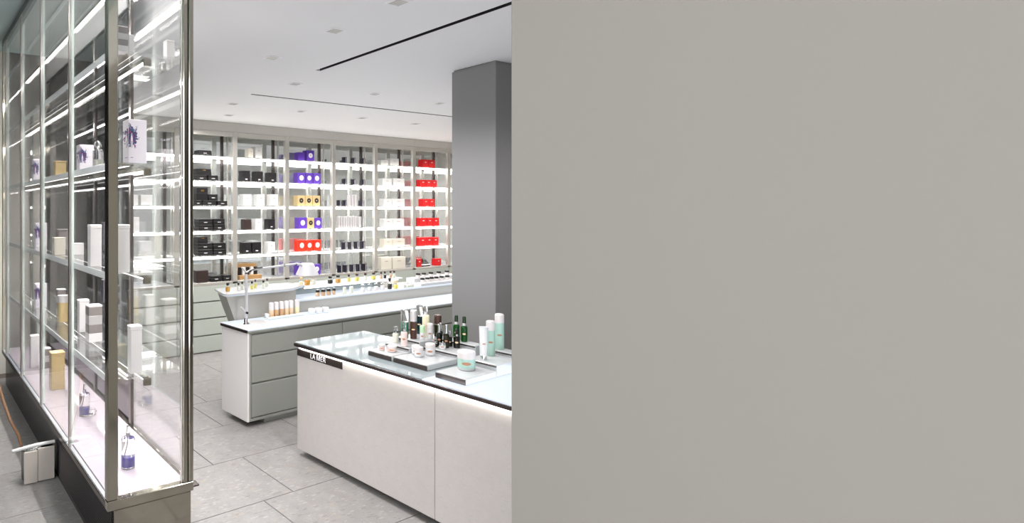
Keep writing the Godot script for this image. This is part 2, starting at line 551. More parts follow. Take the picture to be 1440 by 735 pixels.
func make_cartons():
	var rows := [
	["black",3.388,2.410,-6.590,0.183,0.061,0.130,"flat black carton, top shelf of black-carton bay","cartons on top shelf of black-carton bay"],
	["black",3.339,2.100,-6.590,0.143,0.065,0.130,"flat black carton, leftmost, second shelf of black-carton bay","cartons on second shelf of black-carton bay"],
	["black",3.501,2.100,-6.590,0.136,0.066,0.130,"flat black carton, second from left, second shelf of black-carton bay","cartons on second shelf of black-carton bay"],
	["blackgold",3.378,2.166,-6.595,0.202,0.078,0.120,"tall black case with gold plate atop the stack, second shelf of black-carton bay","cartons on second shelf of black-carton bay"],
	["black",3.295,1.795,-6.590,0.094,0.061,0.130,"flat black carton, leftmost, third shelf of black-carton bay","cartons on third shelf of black-carton bay"],
	["black",3.449,1.795,-6.590,0.190,0.061,0.130,"flat black carton, second from left, third shelf of black-carton bay","cartons on third shelf of black-carton bay"],
	["black",3.632,1.795,-6.590,0.139,0.058,0.130,"flat black carton, third from left, third shelf of black-carton bay","cartons on third shelf of black-carton bay"],
	["blackgold",3.354,1.856,-6.595,0.153,0.157,0.120,"tall black case with gold plate, leftmost atop the stack, third shelf of black-carton bay","cartons on third shelf of black-carton bay"],
	["black",3.506,1.856,-6.600,0.126,0.079,0.130,"flat black carton, second from left atop the stack, third shelf of black-carton bay","cartons on third shelf of black-carton bay"],
	["black",3.400,1.487,-6.590,0.188,0.070,0.130,"flat black carton, leftmost, fourth shelf of black-carton bay","cartons on fourth shelf of black-carton bay"],
	["black",3.589,1.487,-6.590,0.163,0.071,0.130,"flat black carton, second from left, fourth shelf of black-carton bay","cartons on fourth shelf of black-carton bay"],
	["black",3.400,1.557,-6.600,0.188,0.070,0.130,"flat black carton, leftmost atop the stack, fourth shelf of black-carton bay","cartons on fourth shelf of black-carton bay"],
	["black",3.589,1.558,-6.600,0.163,0.071,0.130,"flat black carton, second from left atop the stack, fourth shelf of black-carton bay","cartons on fourth shelf of black-carton bay"],
	["black",3.395,1.180,-6.590,0.198,0.074,0.130,"flat black carton, leftmost, fifth shelf of black-carton bay","cartons on fifth shelf of black-carton bay"],
	["black",3.597,1.180,-6.590,0.179,0.071,0.130,"flat black carton, second from left, fifth shelf of black-carton bay","cartons on fifth shelf of black-carton bay"],
	["black",3.395,1.254,-6.600,0.198,0.074,0.130,"flat black carton, leftmost atop the stack, fifth shelf of black-carton bay","cartons on fifth shelf of black-carton bay"],
	["black",3.597,1.251,-6.600,0.179,0.080,0.130,"flat black carton, second from left atop the stack, fifth shelf of black-carton bay","cartons on fifth shelf of black-carton bay"],
	["blackgold",3.366,1.328,-6.605,0.139,0.083,0.120,"tall black case with gold plate topmost, fifth shelf of black-carton bay","cartons on fifth shelf of black-carton bay"],
	["brown",3.349,0.852,-6.575,0.162,0.148,0.100,"dark brown carton, leftmost, bottom ledge of black-carton bay","cartons on bottom ledge of black-carton bay"],
	["black",3.546,0.852,-6.590,0.147,0.071,0.130,"flat black carton, second from left, bottom ledge of black-carton bay","cartons on bottom ledge of black-carton bay"],
	["black",3.703,0.852,-6.590,0.120,0.071,0.130,"flat black carton, third from left, bottom ledge of black-carton bay","cartons on bottom ledge of black-carton bay"],
	["cream",4.049,2.410,-6.575,0.072,0.119,0.100,"cream carton, leftmost, top shelf of marbled-carton bay","cartons on top shelf of marbled-carton bay"],
	["white",4.171,2.410,-6.575,0.101,0.148,0.100,"plain white carton, second from left, top shelf of marbled-carton bay","cartons on top shelf of marbled-carton bay"],
	["marble",3.980,2.100,-6.575,0.114,0.141,0.100,"black marbled carton, leftmost, second shelf of marbled-carton bay","cartons on second shelf of marbled-carton bay"],
	["marble",4.177,2.100,-6.575,0.112,0.138,0.100,"black marbled carton, second from left, second shelf of marbled-carton bay","cartons on second shelf of marbled-carton bay"],
	["marble",4.385,2.100,-6.575,0.121,0.131,0.100,"black marbled carton, third from left, second shelf of marbled-carton bay","cartons on second shelf of marbled-carton bay"],
	["white",3.993,1.795,-6.575,0.120,0.146,0.100,"plain white carton, leftmost, third shelf of marbled-carton bay","cartons on third shelf of marbled-carton bay"],
	["white",4.204,1.795,-6.575,0.112,0.148,0.100,"plain white carton, second from left, third shelf of marbled-carton bay","cartons on third shelf of marbled-carton bay"],
	["white",4.412,1.795,-6.575,0.113,0.150,0.100,"plain white carton, third from left, third shelf of marbled-carton bay","cartons on third shelf of marbled-carton bay"],
	["brown",4.004,1.487,-6.575,0.099,0.132,0.100,"dark brown carton, leftmost, fourth shelf of marbled-carton bay","cartons on fourth shelf of marbled-carton bay"],
	["white",4.171,1.487,-6.575,0.101,0.138,0.100,"plain white carton, second from left, fourth shelf of marbled-carton bay","cartons on fourth shelf of marbled-carton bay"],
	["marble",4.368,1.487,-6.575,0.109,0.135,0.100,"black marbled carton, third from left, fourth shelf of marbled-carton bay","cartons on fourth shelf of marbled-carton bay"],
	["marble",3.991,1.180,-6.575,0.114,0.144,0.100,"black marbled carton, leftmost, fifth shelf of marbled-carton bay","cartons on fifth shelf of marbled-carton bay"],
	["marble",4.139,1.180,-6.575,0.133,0.143,0.100,"black marbled carton, second from left, fifth shelf of marbled-carton bay","cartons on fifth shelf of marbled-carton bay"],
	["white",4.368,1.180,-6.575,0.109,0.140,0.100,"plain white carton, third from left, fifth shelf of marbled-carton bay","cartons on fifth shelf of marbled-carton bay"],
	["purple",4.856,2.410,-6.575,0.105,0.111,0.100,"plain purple carton, leftmost, top shelf of purple-carton bay","cartons on top shelf of purple-carton bay"],
	["purpledisc",5.011,2.410,-6.575,0.126,0.146,0.100,"purple carton with white disc, second from left, top shelf of purple-carton bay","cartons on top shelf of purple-carton bay"],
	["purpledisc",4.856,2.100,-6.575,0.129,0.145,0.100,"purple carton with white disc, leftmost, second shelf of purple-carton bay","cartons on second shelf of purple-carton bay"],
	["purpledisc",4.989,2.100,-6.575,0.119,0.146,0.100,"purple carton with white disc, second from left, second shelf of purple-carton bay","cartons on second shelf of purple-carton bay"],
	["purpledisc",5.122,2.100,-6.575,0.127,0.147,0.100,"purple carton with white disc, third from left, second shelf of purple-carton bay","cartons on second shelf of purple-carton bay"],
	["golddisc",4.853,1.795,-6.575,0.123,0.140,0.100,"gold carton with black disc, leftmost, third shelf of purple-carton bay","cartons on third shelf of purple-carton bay"],
	["golddisc",4.983,1.795,-6.575,0.119,0.141,0.100,"gold carton with black disc, second from left, third shelf of purple-carton bay","cartons on third shelf of purple-carton bay"],
	["golddisc",5.115,1.795,-6.575,0.126,0.142,0.100,"gold carton with black disc, third from left, third shelf of purple-carton bay","cartons on third shelf of purple-carton bay"],
	["purpledisc",4.877,1.487,-6.575,0.135,0.150,0.100,"purple carton with white disc, leftmost, fourth shelf of purple-carton bay","cartons on fourth shelf of purple-carton bay"],
	["golddisc",5.014,1.487,-6.575,0.120,0.146,0.100,"gold carton with black disc, second from left, fourth shelf of purple-carton bay","cartons on fourth shelf of purple-carton bay"],
	["purpledisc",5.144,1.487,-6.575,0.123,0.143,0.100,"purple carton with white disc, third from left, fourth shelf of purple-carton bay","cartons on fourth shelf of purple-carton bay"],
	["orangedisc",4.862,1.180,-6.575,0.129,0.150,0.100,"orange-red carton with white disc, leftmost, fifth shelf of purple-carton bay","cartons on fifth shelf of purple-carton bay"],
	["orangedisc",4.995,1.180,-6.575,0.119,0.146,0.100,"orange-red carton with white disc, second from left, fifth shelf of purple-carton bay","cartons on fifth shelf of purple-carton bay"],
	["orangedisc",5.131,1.180,-6.575,0.134,0.147,0.100,"orange-red carton with white disc, third from left, fifth shelf of purple-carton bay","cartons on fifth shelf of purple-carton bay"],
	["purpledisc",4.856,0.852,-6.575,0.117,0.154,0.100,"purple carton with white disc, leftmost, bottom ledge of purple-carton bay","cartons on bottom ledge of purple-carton bay"],
	["purpledisc",4.986,0.852,-6.575,0.125,0.146,0.100,"purple carton with white disc, second from left, bottom ledge of purple-carton bay","cartons on bottom ledge of purple-carton bay"],
	["purpledisc",5.122,0.852,-6.575,0.127,0.138,0.100,"purple carton with white disc, third from left, bottom ledge of purple-carton bay","cartons on bottom ledge of purple-carton bay"],
	["navy",5.635,2.410,-6.550,0.057,0.084,0.050,"small navy carton, leftmost, top shelf of navy-carton bay","cartons on top shelf of navy-carton bay"],
	["navy",5.803,2.410,-6.550,0.058,0.083,0.050,"small navy carton, second from left, top shelf of navy-carton bay","cartons on top shelf of navy-carton bay"],
	["navy",5.981,2.410,-6.550,0.059,0.084,0.050,"small navy carton, third from left, top shelf of navy-carton bay","cartons on top shelf of navy-carton bay"],
	["navy",5.635,2.100,-6.550,0.057,0.084,0.050,"small navy carton, leftmost, second shelf of navy-carton bay","cartons on second shelf of navy-carton bay"],
	["navy",5.803,2.100,-6.550,0.058,0.083,0.050,"small navy carton, second from left, second shelf of navy-carton bay","cartons on second shelf of navy-carton bay"],
	["navy",5.981,2.100,-6.550,0.059,0.084,0.050,"small navy carton, third from left, second shelf of navy-carton bay","cartons on second shelf of navy-carton bay"],
	["navy",5.533,1.795,-6.550,0.049,0.084,0.050,"small navy carton, leftmost, third shelf of navy-carton bay","cartons on third shelf of navy-carton bay"],
	["navy",5.638,1.795,-6.550,0.050,0.084,0.050,"small navy carton, second from left, third shelf of navy-carton bay","cartons on third shelf of navy-carton bay"],
	["silver",5.725,1.795,-6.550,0.037,0.163,0.050,"slim silver carton, third from left, third shelf of navy-carton bay","cartons on third shelf of navy-carton bay"],
	["silver",5.782,1.795,-6.550,0.031,0.164,0.050,"slim silver carton, fourth from left, third shelf of navy-carton bay","cartons on third shelf of navy-carton bay"],
	["silver",5.840,1.795,-6.550,0.038,0.164,0.050,"slim silver carton, fifth from left, third shelf of navy-carton bay","cartons on third shelf of navy-carton bay"],
	["navy",5.952,1.795,-6.550,0.058,0.083,0.050,"small navy carton, sixth from left, third shelf of navy-carton bay","cartons on third shelf of navy-carton bay"],
	["silver",5.531,1.487,-6.550,0.032,0.161,0.050,"slim silver carton, leftmost, fourth shelf of navy-carton bay","cartons on fourth shelf of navy-carton bay"],
	["silver",5.574,1.487,-6.550,0.033,0.162,0.050,"slim silver carton, second from left, fourth shelf of navy-carton bay","cartons on fourth shelf of navy-carton bay"],
	["silver",5.618,1.487,-6.550,0.033,0.162,0.050,"slim silver carton, third from left, fourth shelf of navy-carton bay","cartons on fourth shelf of navy-carton bay"],
	["silver",5.662,1.487,-6.550,0.033,0.162,0.050,"slim silver carton, fourth from left, fourth shelf of navy-carton bay","cartons on fourth shelf of navy-carton bay"],
	["silver",5.706,1.487,-6.550,0.033,0.162,0.050,"slim silver carton, fifth from left, fourth shelf of navy-carton bay","cartons on fourth shelf of navy-carton bay"],
	["silver",5.750,1.487,-6.550,0.033,0.163,0.050,"slim silver carton, sixth from left, fourth shelf of navy-carton bay","cartons on fourth shelf of navy-carton bay"],
	["silver",5.794,1.487,-6.550,0.034,0.163,0.050,"slim silver carton, seventh from left, fourth shelf of navy-carton bay","cartons on fourth shelf of navy-carton bay"],
	["silver",5.839,1.487,-6.550,0.034,0.163,0.050,"slim silver carton, eighth from left, fourth shelf of navy-carton bay","cartons on fourth shelf of navy-carton bay"],
	["silver",5.919,1.487,-6.550,0.045,0.155,0.050,"slim silver carton, ninth from left, fourth shelf of navy-carton bay","cartons on fourth shelf of navy-carton bay"],
	["navy",5.628,1.180,-6.550,0.057,0.101,0.050,"small navy carton, leftmost, fifth shelf of navy-carton bay","cartons on fifth shelf of navy-carton bay"],
	["navy",5.739,1.180,-6.550,0.052,0.102,0.050,"small navy carton, second from left, fifth shelf of navy-carton bay","cartons on fifth shelf of navy-carton bay"],
	["navy",5.857,1.180,-6.550,0.058,0.103,0.050,"small navy carton, third from left, fifth shelf of navy-carton bay","cartons on fifth shelf of navy-carton bay"],
	["navy",5.981,1.180,-6.550,0.061,0.104,0.050,"small navy carton, fourth from left, fifth shelf of navy-carton bay","cartons on fifth shelf of navy-carton bay"],
	["navy",5.553,0.852,-6.550,0.063,0.101,0.050,"small navy carton, leftmost, bottom ledge of navy-carton bay","cartons on bottom ledge of navy-carton bay"],
	["navy",5.658,0.852,-6.550,0.064,0.102,0.050,"small navy carton, second from left, bottom ledge of navy-carton bay","cartons on bottom ledge of navy-carton bay"],
	["navy",5.779,0.852,-6.550,0.065,0.102,0.050,"small navy carton, third from left, bottom ledge of navy-carton bay","cartons on bottom ledge of navy-carton bay"],
	["navy",5.901,0.852,-6.550,0.066,0.103,0.050,"small navy carton, fourth from left, bottom ledge of navy-carton bay","cartons on bottom ledge of navy-carton bay"],
	["navy",6.015,0.852,-6.550,0.060,0.104,0.050,"small navy carton, fifth from left, bottom ledge of navy-carton bay","cartons on bottom ledge of navy-carton bay"],
	["white",6.403,2.410,-6.575,0.143,0.080,0.100,"plain white carton, leftmost, top shelf of white-carton bay","cartons on top shelf of white-carton bay"],
	["white",6.610,2.410,-6.575,0.176,0.108,0.100,"plain white carton, second from left, top shelf of white-carton bay","cartons on top shelf of white-carton bay"],
	["white",6.455,2.100,-6.575,0.188,0.112,0.100,"plain white carton, leftmost, second shelf of white-carton bay","cartons on second shelf of white-carton bay"],
	["white",6.701,2.100,-6.575,0.239,0.119,0.100,"plain white carton, second from left, second shelf of white-carton bay","cartons on second shelf of white-carton bay"],
	["white",6.469,1.795,-6.575,0.173,0.112,0.100,"plain white carton, leftmost, third shelf of white-carton bay","cartons on third shelf of white-carton bay"],
	["white",6.696,1.795,-6.575,0.259,0.114,0.100,"plain white carton, second from left, third shelf of white-carton bay","cartons on third shelf of white-carton bay"],
	["white",6.477,1.487,-6.575,0.173,0.118,0.100,"plain white carton, leftmost, fourth shelf of white-carton bay","cartons on fourth shelf of white-carton bay"],
	["white",6.692,1.487,-6.575,0.237,0.119,0.100,"plain white carton, second from left, fourth shelf of white-carton bay","cartons on fourth shelf of white-carton bay"],
	["cream",6.477,1.180,-6.575,0.173,0.123,0.100,"cream carton, leftmost, fifth shelf of white-carton bay","cartons on fifth shelf of white-carton bay"],
	["cream",6.701,1.180,-6.575,0.254,0.122,0.100,"cream carton, second from left, fifth shelf of white-carton bay","cartons on fifth shelf of white-carton bay"],
	["cream",6.440,0.852,-6.575,0.217,0.181,0.100,"cream carton, leftmost, bottom ledge of white-carton bay","cartons on bottom ledge of white-carton bay"],
	["cream",6.705,0.852,-6.575,0.276,0.173,0.100,"cream carton, second from left, bottom ledge of white-carton bay","cartons on bottom ledge of white-carton bay"],
	["red",7.285,2.410,-6.575,0.126,0.123,0.100,"red carton, leftmost, top shelf of red-carton bay","cartons on top shelf of red-carton bay"],
	["red",7.430,2.410,-6.575,0.140,0.124,0.100,"red carton, second from left, top shelf of red-carton bay","cartons on top shelf of red-carton bay"],
	["red",7.229,2.100,-6.575,0.125,0.114,0.100,"red carton, leftmost, second shelf of red-carton bay","cartons on second shelf of red-carton bay"],
	["red",7.362,2.100,-6.575,0.121,0.115,0.100,"red carton, second from left, second shelf of red-carton bay","cartons on second shelf of red-carton bay"],
	["red",7.490,2.100,-6.575,0.114,0.116,0.100,"red carton, third from left, second shelf of red-carton bay","cartons on second shelf of red-carton bay"],
	["red",7.296,1.795,-6.575,0.131,0.118,0.100,"red carton, leftmost, third shelf of red-carton bay","cartons on third shelf of red-carton bay"],
	["red",7.429,1.795,-6.575,0.117,0.119,0.100,"red carton, second from left, third shelf of red-carton bay","cartons on third shelf of red-carton bay"],
	["red",7.240,1.487,-6.575,0.146,0.128,0.100,"red carton, leftmost, fourth shelf of red-carton bay","cartons on fourth shelf of red-carton bay"],
	["red",7.386,1.487,-6.575,0.124,0.126,0.100,"red carton, second from left, fourth shelf of red-carton bay","cartons on fourth shelf of red-carton bay"],
	["red",7.528,1.487,-6.575,0.140,0.125,0.100,"red carton, third from left, fourth shelf of red-carton bay","cartons on fourth shelf of red-carton bay"],
	["red",7.223,1.180,-6.575,0.145,0.128,0.100,"red carton, leftmost, fifth shelf of red-carton bay","cartons on fifth shelf of red-carton bay"],
	["red",7.374,1.180,-6.575,0.139,0.129,0.100,"red carton, second from left, fifth shelf of red-carton bay","cartons on fifth shelf of red-carton bay"],
	["red",7.519,1.180,-6.575,0.136,0.125,0.100,"red carton, third from left, fifth shelf of red-carton bay","cartons on fifth shelf of red-carton bay"],
	["red",7.149,0.852,-6.575,0.092,0.122,0.100,"red carton, leftmost, bottom ledge of red-carton bay","cartons on bottom ledge of red-carton bay"],
	["red",7.589,0.852,-6.575,0.114,0.108,0.100,"red carton, second from left, bottom ledge of red-carton bay","cartons on bottom ledge of red-carton bay"]
	]
	var spec := {"black": "p_black", "blackgold": "p_black", "brown": "p_brown", "cream": "p_cream", "white": "p_white", "marble": "p_marble", "purple": "p_purple", "purpledisc": "p_purple", "golddisc": "p_gold", "orangedisc": "p_orange", "navy": "p_navy", "silver": "p_silver", "red": "p_red"}
	var rng := RandomNumberGenerator.new()
	rng.seed = 5
	for r in rows:
		var k: String = r[0]
		var t := thing("perfume_carton", r[7], "carton", Vector3(r[1], r[2], r[3]), 0, r[8])
		var w: float = r[4]
		var h: float = r[5]
		var d: float = r[6]
		var m: Material = M[spec[k]]
		if k == "black" or k == "blackgold":
			put("tray", box_mesh(Vector3(w, h * 0.55, d), 0.002), m, t)
			put("lid", box_mesh(Vector3(w * 0.985, h * 0.44, d * 0.985), 0.003), m, t, Vector3(0, h * 0.555, 0))
			var pm: Material = M.gold if k == "blackgold" else M.p_silver
			put("label_plate", box_mesh(Vector3(minf(w * 0.35, 0.045), h * 0.13, 0.002), 0.0005), pm, t, Vector3(0.0, h * (0.7 if k == "blackgold" else 0.36), d / 2 + 0.0008))
		else:
			put("body", box_mesh(Vector3(w, h * 0.97, d), 0.002), m, t)
			put("lid_flap", box_mesh(Vector3(w * 0.99, h * 0.028, d * 0.99), 0.001), m, t, Vector3(0, h * 0.972, 0))
			if k.ends_with("disc"):
				var em: Material = M.emblem_black if k == "golddisc" else M.emblem_white
				var e := put("emblem", lathe_mesh([Vector2(0, 0), Vector2(w * 0.27, 0), Vector2(w * 0.27, 0.002), Vector2(0, 0.002)], 24), em, t, Vector3(0, h * 0.52, d / 2))
				e.rotation.x = PI / 2
				var em2: Material = M.p_gold if k == "golddisc" else M.emblem_grey
				var e2 := put("monogram", lathe_mesh([Vector2(0, 0), Vector2(w * 0.07, 0), Vector2(w * 0.05, 0.0015), Vector2(0, 0.0015)], 10), em2, e, Vector3(0, 0.002, 0))
			elif k == "red" or k == "white" or k == "cream" or k == "marble":
				var lm: Material = M.emblem_white if (k == "red" or k == "marble") else M.emblem_grey
				put("label_plate", box_mesh(Vector3(w * 0.28, h * 0.07, 0.0015), 0.0004), lm, t, Vector3(0, h * (0.62 if k != "marble" else 0.2), d / 2 + 0.0006))
			elif k == "navy" or k == "silver":
				put("stripe", box_mesh(Vector3(w * 0.16, h * 0.9, 0.0015), 0.0004), M.p_silver if k == "navy" else M.p_grey, t, Vector3(w * 0.18, h * 0.03, d / 2 + 0.0006))
	# display coffret with an open lid in the marbled bay
	var c := thing("display_coffret", "tan wooden coffret with black and white phials on bottom ledge of marbled-carton bay", "display box", Vector3(4.05, 0.851, WALL_Z - 0.125))
	span("tray", Vector3(-0.17, 0, -0.07), Vector3(0.17, 0.05, 0.07), M.wood, c)
	var lid := span("lid", Vector3(-0.17, 0.05, -0.085), Vector3(0.17, 0.19, -0.07), M.wood, c)
	for k in 5:
		put("phial", box_mesh(Vector3(0.042, 0.10, 0.03), 0.003), M.p_black if k % 2 == 0 else M.p_white, c, Vector3(-0.12 + 0.06 * k, 0.05, -0.01))
	# tablet on the bottom ledge of the red bay
	var tb := thing("tablet_stand", "black tilted tablet between red cartons on the bottom ledge", "tablet", Vector3(7.30, 0.851, WALL_Z - 0.10))
	span("foot", Vector3(-0.09, 0, -0.05), Vector3(0.09, 0.012, 0.05), M.cap_black, tb)
	var sc := span("screen", Vector3(-0.10, 0.0, -0.006), Vector3(0.10, 0.13, 0.006), M.l_dark, tb)
	sc.position += Vector3(0, 0.013, 0.03)
	sc.rotation.x = -0.75
	# cartons standing in the bay seen through the vitrine
	var extra := [["brown", 2.30, 2, 0.11, 0.12, "taller dark carton seen through vitrine end, second shelf of wall bay"], ["brown", 2.42, 2, 0.10, 0.10, "middle dark carton seen through vitrine end, second shelf of wall bay"], ["brown", 2.54, 2, 0.10, 0.07, "lowest dark carton seen through vitrine end, second shelf of wall bay"], ["peach", 2.28, 3, 0.13, 0.12, "white and peach striped carton seen through vitrine end, left one"], ["peach", 2.45, 3, 0.15, 0.12, "white and peach striped carton seen through vitrine end, middle one"], ["white", 2.63, 3, 0.14, 0.12, "white carton beside peach striped ones seen through vitrine"], ["white", 2.42, 4, 0.24, 0.17, "wide white gift box seen through vitrine, fourth shelf of wall bay"]]
	for e in extra:
		var t := thing("perfume_carton", e[5], "carton", Vector3(e[1], shelf_top(e[2]), WALL_Z - 0.10), 0, "cartons seen through the vitrine")
		var mm: Material = M.p_brown if e[0] == "brown" else M.p_white
		put("body", box_mesh(Vector3(e[3], e[4] * 0.97, 0.09), 0.002), mm, t)
		put("lid_flap", box_mesh(Vector3(e[3] * 0.99, e[4] * 0.028, 0.088), 0.001), mm, t, Vector3(0, e[4] * 0.972, 0))
		if e[0] == "peach":
			put("stripe", box_mesh(Vector3(0.02, e[4] * 0.94, 0.0015), 0.0004), M.p_orange, t, Vector3(-e[3] * 0.32, e[4] * 0.02, 0.0456))
	bottle("tester_bottle", "small green bottle before white gift box seen through vitrine", "bottle", Vector3(2.42, shelf_top(4), WALL_Z - 0.03), 0, 0.035, 0.08, "round", M.l_green, M.cap_black, "cartons seen through the vitrine")

func shelf_top(i: int) -> float:
	return [0, 2.41, 2.10, 1.795, 1.487, 1.18, 0.852][i]

# ---------------------------------------------------------------- bottles
func bottle(called: String, label: String, category: String, at: Vector3, turn: float, w: float, h: float, shape: String, liquid: Material, cap: Material, group := "") -> Node3D:
	var t := thing(called, label, category, at, turn, group)
	var r := w / 2
	if shape == "square":
		var bh := h * 0.66
		put("liquid", box_mesh(Vector3(w * 0.86, bh * 0.72, w * 0.62), 0.002), liquid, t, Vector3(0, bh * 0.06, 0))
		put("body", box_mesh(Vector3(w, bh, w * 0.75), 0.004), M.clear, t)
		put("neck", lathe_mesh([Vector2(r * 0.32, 0), Vector2(r * 0.32, h * 0.06)], 14), M.chrome, t, Vector3(0, bh, 0))
		put("cap", box_mesh(Vector3(w * 0.56, h * 0.28, w * 0.5), 0.003), cap, t, Vector3(0, bh + h * 0.06, 0))
	elif shape == "round":
		var bh := h * 0.68
		put("body", lathe_mesh([Vector2(0, 0), Vector2(r * 0.92, 0), Vector2(r, h * 0.02), Vector2(r, bh * 0.86), Vector2(r * 0.86, bh * 0.95), Vector2(r * 0.4, bh), Vector2(0, bh)], 24), liquid, t)
		put("collar", lathe_mesh([Vector2(r * 0.44, 0), Vector2(r * 0.44, h * 0.05), Vector2(0, h * 0.05)], 18), M.chrome, t, Vector3(0, bh, 0))
		put("cap", lathe_mesh([Vector2(r * 0.46, 0), Vector2(r * 0.46, h * 0.25), Vector2(r * 0.4, h * 0.27), Vector2(0, h * 0.27)], 18), cap, t, Vector3(0, bh + h * 0.05, 0))
	elif shape == "jar":
		put("body", lathe_mesh([Vector2(0, 0), Vector2(r * 0.9, 0), Vector2(r, h * 0.06), Vector2(r, h * 0.58), Vector2(0, h * 0.58)], 24), liquid, t)
		put("lid", lathe_mesh([Vector2(0, h * 0.585), Vector2(r, h * 0.585), Vector2(r, h * 0.86), Vector2(r * 0.85, h * 0.97), Vector2(r * 0.4, h), Vector2(0, h)], 24), cap, t)
	return t

# ---------------------------------------------------------------- middle counter and bar
func mframe() -> Transform3D:
	return Transform3D(Basis(Vector3.UP, deg_to_rad(2.2)), Vector3(2.475, 0, -4.06))

func make_counter():
	var fr := mframe()
	var t := thing("drawer_counter", "sage-grey drawer counter with white end panel and glowing white top", "counter", fr.origin, deg_to_rad(2.2))
	var ln := 3.7
	span("end_panel", Vector3(0.012, 0.045, -0.395), Vector3(0.03, 0.755, -0.0), M.end_panel, t, 0.002)
	span("carcass", Vector3(0.03, 0.045, -0.395), Vector3(ln, 0.745, -0.022), M.sage, t, 0.0)
	span("stile", Vector3(0.03, 0.045, -0.022), Vector3(0.05, 0.755, 0.0), M.sage, t, 0.002)
	span("plinth", Vector3(0.20, 0.0, -0.33), Vector3(ln, 0.045, -0.035), M.sage, t, 0.0)
	span("top_rail", Vector3(0.05, 0.747, -0.022), Vector3(ln, 0.757, 0.0), M.sage, t, 0.001)
	var ys := [[0.075, 0.338], [0.352, 0.558], [0.572, 0.734]]
	for c in 4:
		var x0: float = 0.055 + c * 0.985
		var x1: float = minf(x0 + 0.977, ln)
		for y in ys:
			if x1 - x0 > 0.1:
				span("drawer", Vector3(x0, y[0], -0.022), Vector3(x1, y[1], 0.0), M.sage, t, 0.003)
	span("bottom_rail", Vector3(0.05, 0.045, -0.022), Vector3(ln, 0.068, -0.001), M.sage, t, 0.001)
	span("edge_trim", Vector3(0.0, 0.757, -0.40), Vector3(0.012, 0.779, 0.006), M.bronze, t, 0.001)
	span("top_frame", Vector3(0.012, 0.757, -0.40), Vector3(ln, 0.772, 0.006), M.sage, t, 0.001)
	span("light_top", Vector3(0.012, 0.772, -0.42), Vector3(ln, 0.78, 0.004), M.lightbox, t, 0.001)
	area(t, Vector3(ln / 2, 0.783, -0.2), Vector2(ln - 0.1, 0.36), TOP_E, Color(0.92, 0.96, 1.0), PI / 2)
	# bar behind it
	var b := thing("tester_bar", "taupe tester bar with slanted end and lit stepped shelves behind the drawer counter", "bar counter", fr.origin, deg_to_rad(2.2))
	# slanted end block: outline in (x, y)
	var up := PackedVector2Array([Vector2(0.075, -0.425), Vector2(0.84, -0.425), Vector2(0.84, -0.77), Vector2(0.19, -0.77)])
	var low := PackedVector2Array([Vector2(0.50, -0.45), Vector2(0.84, -0.45), Vector2(0.84, -0.77), Vector2(0.60, -0.77)])
	put("end_block", loft_mesh(low, up, 0.0, 0.99), M.taupe, b)
	var gl := PackedVector2Array()
	for p in [Vector2(0.165, -0.41), Vector2(0.12, -0.414), Vector2(0.088, -0.425), Vector2(0.072, -0.445), Vector2(0.068, -0.47), Vector2(0.075, -0.50)]:
		gl.append(p)
	gl.append(Vector2(0.17, -0.785))
	gl.append(Vector2(1.02, -0.785))
	gl.append(Vector2(1.02, -0.52))
	for k in 9:
		var s := k / 8.0
		gl.append(Vector2(lerpf(1.02, 0.74, s), lerpf(-0.52, -0.41, smoothstep(0.0, 1.0, s))))
	put("glass_top", slab_mesh(gl, 1.0, 1.015), M.acrylic, b)
	put("painted_underglow", slab_mesh(Geometry2D.offset_polygon(gl, -0.012)[0], 0.99, 0.9995), M.painted_glow, b)  # emissive sheet paints brightness under the glass; no lamp sits here
	var c := thing("lit_shelf_unit", "low lit shelf with taupe apron continuing the tester bar to the right", "shelf unit", fr.origin, deg_to_rad(2.2))
	span("apron", Vector3(0.8405, 0.0, -0.47), Vector3(3.6, 0.88, -0.425), M.taupe, c, 0.002)
	span("glow_painted_shelf", Vector3(0.8405, 0.88, -0.80), Vector3(3.6, 0.895, -0.42), M.painted_glow, c, 0.002)  # plain white shelf; its emission stands in for light falling on it
	span("blank_panel", Vector3(0.8405, 0.0, -0.93), Vector3(3.6, 0.88, -0.80), M.taupe, c, 0.0)
	var d := thing("raised_shelf", "thin white raised shelf lined with stoppered perfume bottles", "shelf", fr.origin, deg_to_rad(2.2))
	span("shelf_back", Vector3(0.8405, 0.8955, -0.80), Vector3(2.30, 0.9865, -0.72), M.pale_top, d, 0.0)
	put("rounded_end", lathe_mesh([Vector2(0.0, 0.8955), Vector2(0.12, 0.8955), Vector2(0.12, 0.9865), Vector2(0, 0.9865)], 28), M.taupe, d, Vector3(2.31, 0, -0.68))
	span("shelf_board", Vector3(1.0205, 0.987, -0.80), Vector3(2.40, 1.0, -0.52), M.white, d, 0.002)
	var ls := span("light_strip", Vector3(1.03, 0.978, -0.545), Vector3(2.34, 0.986, -0.53), M.led_white, d, 0.001)
	area(ls, Vector3(0, -0.004, 0), Vector2(1.3, 0.012), 0.1)
	var e := thing("jar_riser", "white upper display step under the domed-lid jars", "display stand", fr.origin, deg_to_rad(2.2))
	span("step", Vector3(2.66, 0.8955, -0.70), Vector3(3.45, 0.9645, -0.575), M.white, e, 0.002)
	span("step_edge", Vector3(2.66, 0.93, -0.5745), Vector3(3.45, 0.9645, -0.572), M.acrylic, e, 0.0005)
	var f := thing("jar_riser", "white lower display step in front of the upper jar step", "display stand", fr.origin, deg_to_rad(2.2))
	span("step", Vector3(2.62, 0.8955, -0.57), Vector3(3.45, 0.9245, -0.45), M.white, f, 0.002)
	span("step_edge", Vector3(2.62, 0.905, -0.4495), Vector3(3.45, 0.9245, -0.447), M.acrylic, f, 0.0005)

